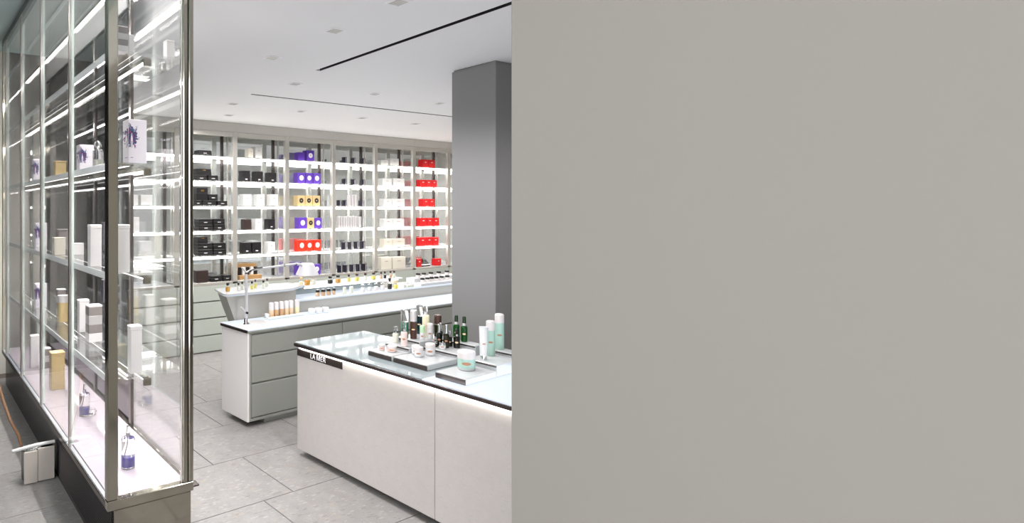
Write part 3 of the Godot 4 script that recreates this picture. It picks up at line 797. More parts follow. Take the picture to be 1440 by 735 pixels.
func make_bar_bottles():
	var fr := mframe()
	var rows := [
	["amber",0.168,1.015,-0.550,0.041,0.079,"amber square bottle with black cap at left end of bar top","testers on the glass end of the bar"],
	["clear",0.281,1.015,-0.550,0.031,0.070,"clear bottle with black cap, second from left on bar top","testers on the glass end of the bar"],
	["clear",0.354,1.015,-0.600,0.028,0.071,"clear bottle with black cap, third from left on bar top","testers on the glass end of the bar"],
	["yellow",0.428,1.015,-0.550,0.031,0.074,"yellow bottle with black cap, fourth from left on bar top","testers on the glass end of the bar"],
	["yellow",0.513,1.015,-0.620,0.025,0.079,"yellow bottle with black cap standing behind its twin on bar top","testers on the glass end of the bar"],
	["clear",0.556,1.015,-0.550,0.033,0.075,"clear bottle with black cap, left of pair beside lamp arm","testers on the glass end of the bar"],
	["clear",0.648,1.015,-0.620,0.031,0.080,"clear bottle with black cap, right of pair beside lamp arm","testers on the glass end of the bar"],
	["creamb",1.010,1.000,-0.560,0.041,0.089,"cream bottle with gold neck at left of raised shelf","bottles on the raised bar shelf"],
	["amber",1.102,1.000,-0.580,0.056,0.104,"tall amber bottle under the lamp shade","bottles on the raised bar shelf"],
	["clear",1.200,1.000,-0.600,0.049,0.091,"round clear bottle just right of the lamp shade","bottles on the raised bar shelf"],
	["dark",1.382,1.000,-0.560,0.053,0.075,"square dark smoked bottle on the raised shelf","bottles on the raised bar shelf"],
	["amber",1.488,1.000,-0.560,0.054,0.079,"amber bottle beside the dark smoked bottle","bottles on the raised bar shelf"],
	["yellow",1.637,1.000,-0.560,0.036,0.077,"slim yellow bottle with brown stopper, first of stoppered row","bottles on the raised bar shelf"],
	["yellow",1.752,1.000,-0.560,0.044,0.077,"yellow bottle with brown stopper, second of stoppered row","bottles on the raised bar shelf"],
	["clear",1.873,1.000,-0.560,0.041,0.078,"clear bottle with brown stopper, third of stoppered row","bottles on the raised bar shelf"],
	["yellow",1.994,1.000,-0.560,0.049,0.078,"yellow bottle with brown stopper, fourth of stoppered row","bottles on the raised bar shelf"],
	["rose",2.110,1.000,-0.560,0.033,0.076,"rose bottle with brown stopper, fifth of stoppered row","bottles on the raised bar shelf"],
	["dark",2.166,1.000,-0.560,0.034,0.077,"dark bottle with brown stopper, sixth of stoppered row","bottles on the raised bar shelf"],
	["rose",2.253,1.000,-0.560,0.033,0.077,"pale rose bottle, seventh of stoppered row","bottles on the raised bar shelf"],
	["clear",2.310,1.000,-0.560,0.035,0.077,"clear bottle at right end of stoppered row","bottles on the raised bar shelf"],
	["jaramber",1.185,0.895,-0.520,0.038,0.066,"small amber jar with dark lid, first of the four","jars on the lit bar shelf"],
	["jaramber",1.256,0.895,-0.520,0.042,0.066,"small amber jar with dark lid, second of the four","jars on the lit bar shelf"],
	["jaramber",1.327,0.895,-0.520,0.040,0.067,"small amber jar with dark lid, third of the four","jars on the lit bar shelf"],
	["jaramber",1.398,0.895,-0.520,0.033,0.067,"small amber jar with dark lid, last of the four","jars on the lit bar shelf"],
	["clear",1.489,0.895,-0.465,0.036,0.135,"tall clear tester bottle on lit shelf, left one","jars on the lit bar shelf"],
	["clear",1.581,0.895,-0.465,0.043,0.136,"tall clear tester bottle on lit shelf, right one","jars on the lit bar shelf"],
	["jarwhite",1.775,0.895,-0.500,0.044,0.073,"small white jar with black lid, first of four right of testers","jars on the lit bar shelf"],
	["jarwhite",1.875,0.895,-0.500,0.041,0.073,"small white jar with black lid, second of four right of testers","jars on the lit bar shelf"],
	["jarwhite",1.972,0.895,-0.500,0.045,0.073,"small white jar with black lid, third of four right of testers","jars on the lit bar shelf"],
	["jarwhite",2.067,0.895,-0.500,0.045,0.073,"small white jar with black lid, last of four right of testers","jars on the lit bar shelf"],
	["dark",2.138,0.895,-0.465,0.045,0.121,"black wine-shaped bottle with yellow label on lit shelf","jars on the lit bar shelf"],
	["yellow",2.231,0.895,-0.465,0.046,0.087,"clear flask with yellow liquid beside black bottle","jars on the lit bar shelf"],
	["clear",2.359,0.895,-0.465,0.043,0.065,"clustered clear crystal bottle, left of three at shelf middle","jars on the lit bar shelf"],
	["clear",2.421,0.895,-0.465,0.043,0.064,"clustered clear crystal bottle, centre of three at shelf middle","jars on the lit bar shelf"],
	["clear",2.484,0.895,-0.465,0.044,0.063,"clustered clear crystal bottle, right of three at shelf middle","jars on the lit bar shelf"],
	["jarwhite",2.771,0.965,-0.620,0.052,0.054,"white jar with domed black lid, leftmost on upper riser","white jars on stepped risers"],
	["jarwhite",2.869,0.965,-0.620,0.052,0.054,"white jar with domed black lid, second from left on upper riser","white jars on stepped risers"],
	["jarwhite",2.994,0.965,-0.620,0.053,0.055,"white jar with domed black lid, third from left on upper riser","white jars on stepped risers"],
	["jarwhite",3.134,0.965,-0.620,0.053,0.055,"white jar with domed black lid, fourth from left on upper riser","white jars on stepped risers"],
	["jarwhite",3.284,0.965,-0.620,0.054,0.056,"white jar with domed black lid, fifth from left on upper riser","white jars on stepped risers"],
	["jarwhite",2.725,0.925,-0.520,0.048,0.052,"white jar with domed black lid, leftmost on lower riser","white jars on stepped risers"],
	["jarwhite",2.810,0.925,-0.520,0.048,0.052,"white jar with domed black lid, second from left on lower riser","white jars on stepped risers"],
	["jarwhite",2.883,0.925,-0.520,0.049,0.053,"white jar with domed black lid, third from left on lower riser","white jars on stepped risers"],
	["jarwhite",2.964,0.925,-0.520,0.049,0.053,"white jar with domed black lid, fourth from left on lower riser","white jars on stepped risers"],
	["jarwhite",3.059,0.925,-0.520,0.049,0.053,"white jar with domed black lid, fifth from left on lower riser","white jars on stepped risers"],
	["jarwhite",3.161,0.925,-0.520,0.050,0.054,"white jar with domed black lid, sixth from left on lower riser","white jars on stepped risers"]
	]
	for r in rows:
		var k: String = r[0]
		var lbl: String = r[6]
		var at := fr * Vector3(r[1], r[2], r[3])
		var liq := {"amber": M.l_amber, "clear": M.l_clear, "yellow": M.l_yellow, "creamb": M.l_cream, "dark": M.l_dark, "rose": M.l_rose, "jaramber": M.l_rose, "jarwhite": M.cap_white}
		var shape := "jar" if k.begins_with("jar") else "square"
		var cap: Material = M.cap_black
		if lbl.contains("stopper"):
			cap = M.cap_brown
		elif lbl.contains("crystal") or lbl.contains("tester") or lbl.contains("lamp shade"):
			cap = M.clear
		elif lbl.contains("gold neck") or lbl.contains("flask"):
			cap = M.p_gold
		var turn := deg_to_rad(2.2) + (0.35 if r[1] < 1.0 else 0.1)
		bottle("cosmetic_jar" if shape == "jar" else "perfume_bottle", lbl, "jar" if shape == "jar" else "bottle", at, turn, r[4], r[5], shape, liq[k], cap, r[7])
	# sample tubes in an acrylic tray
	var tr := thing("acrylic_tray", "clear acrylic tray holding six beige sample tubes on glowing counter", "tray", fr * Vector3(0.61, 0.7805, -0.315), deg_to_rad(2.2 + 2.0))
	span("base_plate", Vector3(-0.205, 0, -0.045), Vector3(0.205, 0.012, 0.045), M.acrylic, tr, 0.003)
	span("rim", Vector3(-0.205, 0.012, 0.039), Vector3(0.205, 0.024, 0.045), M.glass_edge, tr, 0.001)
	var tone := [M.l_beige, M.tan, M.tan, M.l_beige, M.l_beige, M.l_cream]
	for k in 6:
		var a := 0.478 + [0.0, 0.055, 0.115, 0.172, 0.225, 0.296][k] as float
		var t := thing("sample_tube", "beige sample tube with white cap, %s in acrylic tray" % ["leftmost", "second", "third", "fourth", "fifth", "rightmost"][k], "tube", fr * Vector3(a, 0.793, -0.318 - 0.002 * k), 0, "sample tubes in the acrylic tray")
		put("body", lathe_mesh([Vector2(0, 0), Vector2(0.020, 0), Vector2(0.0215, 0.004), Vector2(0.0215, 0.062), Vector2(0, 0.062)], 20), tone[k], t)
		put("cap", lathe_mesh([Vector2(0.0222, 0.0625), Vector2(0.0222, 0.118), Vector2(0.018, 0.127), Vector2(0, 0.129)], 20), M.cap_white, t)
	for k in 2:
		var t := thing("sample_jar", ["low white jar at the left end of acrylic tray", "low white jar beside the leftmost sample tube"][k], "jar", fr * Vector3(0.425 + 0.012 * k, 0.7935, -0.30 - 0.034 * k), 0, "low jars in the acrylic tray")
		put("body", lathe_mesh([Vector2(0, 0), Vector2(0.014, 0), Vector2(0.015, 0.02), Vector2(0, 0.02)], 18), M.white, t)
		put("lid", lathe_mesh([Vector2(0, 0.0205), Vector2(0.0158, 0.0205), Vector2(0.0158, 0.034), Vector2(0, 0.036)], 18), M.cap_white, t)
	for k in 3:
		var t := thing("cream_pot", "low white cream pot on glowing counter, %s of three" % ["left", "middle", "right"][k], "pot", fr * Vector3(0.925 + 0.078 * k, 0.7805, -0.30 + 0.006 * k), 0, "white pots on the glowing counter")
		put("body", lathe_mesh([Vector2(0, 0), Vector2(0.030, 0), Vector2(0.034, 0.006), Vector2(0.034, 0.022), Vector2(0, 0.022)], 24), M.acrylic, t)
		put("lid", lathe_mesh([Vector2(0, 0.0225), Vector2(0.034, 0.0225), Vector2(0.034, 0.042), Vector2(0.03, 0.048), Vector2(0, 0.049)], 24), M.cap_white, t)
	# round mirror tray
	var mt := thing("mirror_tray", "round mirrored tray lying beside the lamp foot", "tray", fr * Vector3(0.265, 0.7805, -0.215))
	put("disc", lathe_mesh([Vector2(0, 0), Vector2(0.095, 0), Vector2(0.098, 0.004), Vector2(0.095, 0.007), Vector2(0, 0.007)], 40), M.p_silver, mt)
	# lamp
	var lp := thing("desk_lamp", "white jointed desk lamp with conical shade clamped on glowing counter", "lamp", fr * Vector3(0.135, 0.7805, -0.206), deg_to_rad(2.2))
	put("foot", lathe_mesh([Vector2(0, 0), Vector2(0.030, 0), Vector2(0.030, 0.006), Vector2(0.020, 0.02), Vector2(0.016, 0.055), Vector2(0, 0.055)], 24), M.chrome, lp)
	put("lower_arm", tube_mesh([Vector3(0, 0.05, 0), Vector3(0.004, 0.12, 0), Vector3(0.003, 0.25, 0), Vector3(0.0, 0.425, 0)], 0.013), M.lamp_white, lp)
	put("clamp_lever", tube_mesh([Vector3(0.0, 0.10, 0), Vector3(-0.025, 0.13, 0), Vector3(-0.05, 0.15, 0)], 0.006), M.lamp_white, lp)
	for p in [Vector3(0, 0.10, 0.014), Vector3(0, 0.425, 0.0), Vector3(0.04, 0.445, 0), Vector3(0.40, 0.475, 0), Vector3(0.53, 0.478, 0)]:
		var j := put("joint", lathe_mesh([Vector2(0, -0.008), Vector2(0.010, -0.008), Vector2(0.010, 0.008), Vector2(0, 0.008)], 14), M.cap_black, lp, p)
		j.rotation.x = PI / 2
	put("upper_arm", tube_mesh([Vector3(-0.04, 0.48, 0), Vector3(0.0, 0.437, 0), Vector3(0.06, 0.455, 0), Vector3(0.40, 0.475, 0), Vector3(0.55, 0.482, 0)], 0.009), M.lamp_white, lp)
	put("cable", tube_mesh([Vector3(0.0, 0.425, 0.012), Vector3(0.03, 0.452, 0.014), Vector3(0.10, 0.468, 0.012), Vector3(0.16, 0.47, 0.01)], 0.004), M.cap_black, lp)
	var sh := put("lamp_shade", lathe_mesh([Vector2(0.105, 0), Vector2(0.06, 0.095), Vector2(0.052, 0.102), Vector2(0, 0.102), Vector2(0, 0.10), Vector2(0.05, 0.10), Vector2(0.102, 0.0), Vector2(0.105, 0)], 32), M.lamp_white, lp, Vector3(0.66, 0.378, 0))
	put("bulb_socket", lathe_mesh([Vector2(0, 0.06), Vector2(0.018, 0.06), Vector2(0.018, 0.10), Vector2(0, 0.10)], 16), M.p_silver, sh)
	put("swivel", tube_mesh([Vector3(0.54, 0.478, 0), Vector3(0.585, 0.47, 0), Vector3(0.61, 0.455, 0)], 0.012), M.lamp_white, lp)

# ---------------------------------------------------------------- display table
func tframe() -> Transform3D:
	return Transform3D(Basis(Vector3.UP, deg_to_rad(2.4)), Vector3(2.505, 0, -3.46))

func make_table():
	var fr := tframe()
	var t := thing("display_table", "long pale display counter with dark-edged glass top and lit recess", "counter", fr.origin, deg_to_rad(2.4))
	var ln := 2.47
	var w := 0.70
	span("front_panel", Vector3(0.018, 0.045, 0.02), Vector3(0.036, 0.757, 1.2195), M.panel, t, 0.0015)
	span("front_panel", Vector3(0.018, 0.045, 1.2225), Vector3(0.036, 0.757, ln - 0.02), M.panel, t, 0.0015)
	span("end_panel", Vector3(0.0365, 0.045, 0.02), Vector3(w - 0.02, 0.757, 0.038), M.panel, t, 0.0015)
	span("back_panel", Vector3(w - 0.036, 0.045, 0.0385), Vector3(w - 0.018, 0.757, ln - 0.02), M.panel, t, 0.0015)
	span("core", Vector3(0.05, 0.052, 0.05), Vector3(w - 0.05, 0.757, ln - 0.05), M.taupe, t, 0.0)
	span("plinth", Vector3(0.15, 0.0, 0.15), Vector3(w - 0.15, 0.0515, ln - 0.15), M.taupe, t, 0.0)
	var ls := span("light_strip", Vector3(0.024, 0.7575, 0.03), Vector3(0.034, 0.7695, ln - 0.03), M.led_white, t, 0.001)
	area(ls, Vector3(-0.018, 0.011, 0), Vector2(0.012, ln - 0.1), STRIP_E, Color(1, 0.97, 0.94))
	span("top_edge", Vector3(0, 0.77, 0), Vector3(w, 0.792, ln), M.bronze, t, 0.002)
	span("glass_top", Vector3(0.006, 0.792, 0.006), Vector3(w - 0.006, 0.80, 1.14), M.pale_top, t, 0.0015)
	span("light_top", Vector3(0.006, 0.792, 1.142), Vector3(w - 0.006, 0.80, ln - 0.006), M.lightbox, t, 0.0015)
	area(t, Vector3(w / 2, 0.803, 1.8), Vector2(w - 0.1, 1.2), 0.35, Color(0.92, 0.96, 1.0), PI / 2)
	var sg := span("name_plate", Vector3(0.0145, 0.706, 0.021), Vector3(0.0178, 0.754, 0.488), M.bronze, t, 0.0005)
	var tm := TextMesh.new()
	tm.text = "LA MER"
	var sf := SystemFont.new()
	sf.font_names = PackedStringArray(["Droid Sans"])
	sf.font_weight = 500
	tm.font = sf
	tm.font_size = 32
	tm.pixel_size = 0.0012
	tm.depth = 0.002
	var tx := put("lettering", tm, M.emblem_white, sg, Vector3(-0.0024, 0.024, -0.008), -PI / 2)
	tx.scale = Vector3(1.25, 1.15, 1.0)

func riser(label: String, a0: float, b0: float, b1: float, steps: Array):
	var fr := tframe()
	var t := thing("stepped_riser", label, "display stand", fr * Vector3(0, 0.8005, 0), deg_to_rad(2.4), "stepped risers on the display table")
	var a := a0
	for s in steps:
		span("step", Vector3(a + 0.006, 0.0, b0), Vector3(s[0], s[1], b1), M.acrylic, t, 0.004)
		if a == a0:
			span("front_plate", Vector3(a, 0.0, b0 + 0.002), Vector3(a + 0.0055, s[1] - 0.007, b1 - 0.002), M.bronze, t, 0.001)
		else:
			span("edge_line", Vector3(a, s[1] - 0.014, b0 + 0.002), Vector3(a + 0.0055, s[1] - 0.006, b1 - 0.002), M.bronze, t, 0.001)
		a = s[0]

func label_on(t: Node3D, r: float, y: float, hgt: float, m: Material, ang := 0.95):
	# a small printed oval facing the aisle and the camera
	var st := SurfaceTool.new()
	st.begin(Mesh.PRIMITIVE_TRIANGLES)
	var a0 := PI / 2 + ang
	var half := 0.55
	for k in 8:
		for e in [0]:
			var t0 := a0 - half + 2 * half * k / 8.0
			var t1 := a0 - half + 2 * half * (k + 1) / 8.0
			var h0 := hgt * sqrt(maxf(0.0, 1.0 - pow((t0 - a0) / half, 2.0))) / 2
			var h1 := hgt * sqrt(maxf(0.0, 1.0 - pow((t1 - a0) / half, 2.0))) / 2
			var p0 := Vector3(cos(t0), 0, sin(t0))
			var p1 := Vector3(cos(t1), 0, sin(t1))
			var rr := r + 0.0006
			quad(st, p0 * rr + Vector3(0, y - h0, 0), p1 * rr + Vector3(0, y - h1, 0), p1 * rr + Vector3(0, y + h1, 0), p0 * rr + Vector3(0, y + h0, 0), (p0 + p1).normalized())
	put("printed_label", st.commit(), m, t)

func tall_cap(label: String, at: Vector3, r: float, h: float, share: float, body: Material, cap: Material, lab: Material, called := "lotion_bottle", cat := "bottle", gap := 0.0, group := "skincare on the display table") -> Node3D:
	var t := thing(called, label, cat, at, deg_to_rad(2.4), group)
	var bh := h * share
	put("body", lathe_mesh([Vector2(0, 0), Vector2(r * 0.93, 0), Vector2(r, r * 0.1), Vector2(r, bh - r * 0.1), Vector2(r * 0.94, bh), Vector2(0, bh)], 32), body, t)
	if gap > 0.0:
		put("collar", lathe_mesh([Vector2(0, bh), Vector2(r * 0.8, bh), Vector2(r * 0.8, bh + gap), Vector2(0, bh + gap)], 24), M.chrome, t)
	put("cap", lathe_mesh([Vector2(0, bh + gap + 0.0005), Vector2(r * 1.01, bh + gap + 0.0005), Vector2(r * 1.01, h - r * 0.35), Vector2(r * 0.85, h - r * 0.08), Vector2(r * 0.55, h), Vector2(0, h)], 32), cap, t)
	if lab:
		label_on(t, r, bh * (0.55 if share < 0.75 else 0.7), maxf(0.009, r * 0.45), lab)
	return t

func necked(label: String, at: Vector3, r: float, h: float, body: Material, cap: Material, lab: Material, neck_m: Material, group := "skincare on the display table", cap_r := 0.48, bshare := 0.62) -> Node3D:
	var t := thing("serum_bottle", label, "bottle", at, deg_to_rad(2.4), group)
	var bh := h * bshare
	put("body", lathe_mesh([Vector2(0, 0), Vector2(r * 0.93, 0), Vector2(r, r * 0.1), Vector2(r, bh - r * 0.5), Vector2(r * 0.85, bh - r * 0.15), Vector2(r * 0.45, bh), Vector2(0, bh)], 28), body, t)
	put("collar", lathe_mesh([Vector2(0, bh), Vector2(r * cap_r, bh), Vector2(r * cap_r, bh + h * 0.1), Vector2(0, bh + h * 0.1)], 20), neck_m, t)
	put("cap", lathe_mesh([Vector2(0, bh + h * 0.1), Vector2(r * cap_r, bh + h * 0.1), Vector2(r * cap_r * 0.95, h * 0.99), Vector2(r * cap_r * 0.8, h), Vector2(0, h)], 20), cap, t)
	if lab:
		label_on(t, r, bh * 0.5, r * 0.6, lab)
	return t

func pot(label: String, at: Vector3, r: float, h: float, body: Material, lid: Material, lab: Material, group := "skincare on the display table") -> Node3D:
	var t := thing("cream_jar", label, "jar", at, deg_to_rad(2.4), group)
	put("base_glass", lathe_mesh([Vector2(0, 0), Vector2(r * 0.9, 0), Vector2(r * 0.98, h * 0.05), Vector2(r * 0.98, h * 0.12), Vector2(0, h * 0.12)], 36), M.acrylic, t)
	put("body", lathe_mesh([Vector2(0, h * 0.12), Vector2(r * 0.98, h * 0.12), Vector2(r, h * 0.2), Vector2(r, h * 0.6), Vector2(0, h * 0.6)], 36), body, t)
	put("lid", lathe_mesh([Vector2(0, h * 0.605), Vector2(r * 1.02, h * 0.605), Vector2(r * 1.02, h * 0.9), Vector2(r * 0.95, h * 0.97), Vector2(r * 0.7, h), Vector2(0, h)], 36), lid, t)
	if lab:
		label_on(t, r, h * 0.38, h * 0.16, lab)
	return t

func make_table_products():
	var fr := tframe()
	riser("left clear stepped riser carrying pink jars and tall bottles", 0.15, 0.585, 0.785, [[0.31, 0.035], [0.405, 0.06], [0.68, 0.09]])
	riser("middle clear stepped riser carrying white jars and dark bottles", 0.15, 0.80, 1.06, [[0.43, 0.035], [0.605, 0.06], [0.69, 0.09]])
	riser("right clear stepped riser carrying mint jar and mint bottles", 0.09, 1.165, 1.365, [[0.37, 0.035], [0.60, 0.068], [0.69, 0.092]])
	var y1 := 0.836
	var y2 := 0.861
	var y3 := 0.891
	pot("tiny pink jar on left riser, the smaller", fr * Vector3(0.215, y1, 0.645), 0.019, 0.038, M.l_pink, M.cap_white, M.label_copper)
	pot("low wide pink jar at front of left riser", fr * Vector3(0.237, y1, 0.71), 0.030, 0.04, M.l_pink, M.cap_white, M.label_copper)
	pot("white jar at back of middle riser, leftmost of three", fr * Vector3(0.315, y1, 0.838), 0.025, 0.058, M.white, M.cap_white, M.label_copper)
	pot("white jar at front of middle riser, centre of three", fr * Vector3(0.275, y1, 0.895), 0.0265, 0.062, M.white, M.cap_white, M.label_copper)
	pot("largest white jar on middle riser, rightmost of three", fr * Vector3(0.362, y1, 0.912), 0.029, 0.075, M.white, M.cap_white, M.label_copper)
	pot("small black jar with chrome lid beside white jars", fr * Vector3(0.466, y2, 0.862), 0.020, 0.045, M.l_dark, M.chrome, M.label_copper)
	pot("small clear jar with chrome lid beside the black jar", fr * Vector3(0.472, y2, 0.918), 0.020, 0.045, M.white, M.chrome, M.label_copper)
	necked("clear bottle with looped glass stopper at far left of group", fr * Vector3(0.372, y2, 0.62), 0.020, 0.105, M.l_clear, M.crystal, null, M.chrome, "skincare on the display table", 0.75)
	necked("clear pinkish bottle with faceted stopper on left riser", fr * Vector3(0.335, y1 + 0.0255, 0.725), 0.021, 0.155, M.l_blush, M.crystal, M.label_copper, M.chrome, "skincare on the display table", 0.72)
	tall_cap("tall bottle with clear cap and teal lotion", fr * Vector3(0.432, y3, 0.645), 0.024, 0.19, 0.55, M.l_teal, M.crystal, M.label_pale)
	tall_cap("tall bottle with silver cap and brown lotion", fr * Vector3(0.455, y3, 0.70), 0.0215, 0.19, 0.60, M.l_brown, M.p_silver, M.label_pale)
	tall_cap("tall petrol-blue bottle with clear cap at back", fr * Vector3(0.615, y3, 0.615), 0.023, 0.195, 0.62, M.l_petrol, M.crystal, M.label_pale)
	necked("ivory pump bottle with clear pump, tallest pale one", fr * Vector3(0.572, y3, 0.705), 0.024, 0.205, M.l_ivory, M.crystal, M.label_pale, M.p_silver, "skincare on the display table", 0.5, 0.72)
	tall_cap("slim tube with pale green cap before ivory pump", fr * Vector3(0.472, y3, 0.758), 0.016, 0.095, 0.5, M.white, M.cap_pale_green, M.label_copper, "cream_tube", "tube")
	tall_cap("plain white tube between ivory pump and dark bottles", fr * Vector3(0.55, y3, 0.757), 0.020, 0.10, 0.62, M.white, M.cap_white, M.label_copper, "cream_tube", "tube")
	necked("small dark dropper bottle, hindmost of dark group", fr * Vector3(0.575, y2, 0.822), 0.014, 0.14, M.l_bottle, M.p_silver, null, M.chrome)
	necked("dark green dropper bottle, left of dark group", fr * Vector3(0.53, y2, 0.848), 0.018, 0.14, M.l_bottle, M.chrome, M.label_copper, M.chrome)
	necked("olive dropper bottle with chrome collar in dark group", fr * Vector3(0.526, y2, 0.905), 0.019, 0.145, M.l_olive, M.chrome, M.label_copper, M.chrome)
	necked("small dark bottle right of the olive dropper", fr * Vector3(0.575, y2, 0.895), 0.015, 0.10, M.l_bottle, M.chrome, M.label_pale, M.chrome)
	necked("stout near-black bottle with black cap, front of dark group", fr * Vector3(0.575, y2, 0.948), 0.020, 0.12, M.l_bottle, M.cap_black, M.label_pale, M.chrome)
	tall_cap("tall olive-black cylinder bottle behind the dark group", fr * Vector3(0.645, y3, 0.745), 0.024, 0.145, 0.55, M.l_olive, M.l_brown, null, "lotion_bottle", "bottle", 0.004)
	var gb := necked("tall bright green bottle with green cap, left of pair", fr * Vector3(0.655, y3, 0.885), 0.0205, 0.16, M.l_green, M.cap_green, M.label_pale, M.p_silver, "green bottles", 0.55, 0.64)
	necked("tall bright green bottle with green cap, right of pair", fr * Vector3(0.655, y3, 0.945), 0.0205, 0.16, M.l_green, M.cap_green, M.label_pale, M.p_silver, "green bottles", 0.55, 0.64)
	pot("large mint green jar with white lid on right riser", fr * Vector3(0.264, y1, 1.245), 0.0485, 0.108, M.l_mint, M.cap_white, M.label_copper)
	# white squeeze tube standing on its chrome cap
	var y3b := 0.869
	var t := thing("cream_tube", "flat white squeeze tube standing on chrome cap beside mint jar", "tube", fr * Vector3(0.425, y3b, 1.245), deg_to_rad(2.4 - 40.0), "skincare on the display table")
	put("cap", lathe_mesh([Vector2(0, 0), Vector2(0.019, 0), Vector2(0.019, 0.024), Vector2(0, 0.024)], 24), M.chrome, t)
	var st := SurfaceTool.new()
	st.begin(Mesh.PRIMITIVE_TRIANGLES)
	var segs := 24
	for k in segs:
		var q := []
		for c in [[k, 0], [k + 1, 0], [k + 1, 1], [k, 1]]:
			var an: float = TAU * c[0] / segs
			if c[1] == 0:
				q.append(Vector3(cos(an) * 0.021, 0.0245, sin(an) * 0.021))
			else:
				q.append(Vector3(cos(an) * 0.026, 0.185, sin(an) * 0.003))
		var nn: Vector3 = (q[1] - q[0]).cross(q[3] - q[0]).normalized()
		var am := TAU * (k + 0.5) / segs
		if nn.dot(Vector3(cos(am), 0, sin(am))) < 0:
			nn = -nn
		quad(st, q[0], q[1], q[2], q[3], nn)
		tri(st, Vector3(0, 0.0245, 0), q[0], q[1], Vector3.DOWN)
		tri(st, Vector3(0, 0.185, 0), q[2], q[3], Vector3.UP)
	put("body", st.commit(), M.white, t)
	put("crimp", box_mesh(Vector3(0.052, 0.008, 0.004), 0.001), M.white, t, Vector3(0, 0.185, 0))
	put("printed_label", box_mesh(Vector3(0.018, 0.006, 0.001), 0.0002), M.label_copper, t, Vector3(-0.002, 0.09, 0.0152))
	tall_cap("mint green bottle with white cap, left and nearer one", fr * Vector3(0.545, y3b, 1.21), 0.0255, 0.21, 0.72, M.l_mint, M.cap_white, M.label_copper, "lotion_bottle", "bottle", 0.0, "mint bottles")
	tall_cap("mint green bottle with white cap, right one on highest step", fr * Vector3(0.650, 0.893, 1.20), 0.0265, 0.215, 0.74, M.l_mint, M.cap_white, M.label_copper, "lotion_bottle", "bottle", 0.0, "mint bottles")

# ---------------------------------------------------------------- glass vitrine
func vframe() -> Transform3D:
	return Transform3D(Basis(Vector3.UP, deg_to_rad(-2.0)), Vector3(0.91, 0, -2.745))

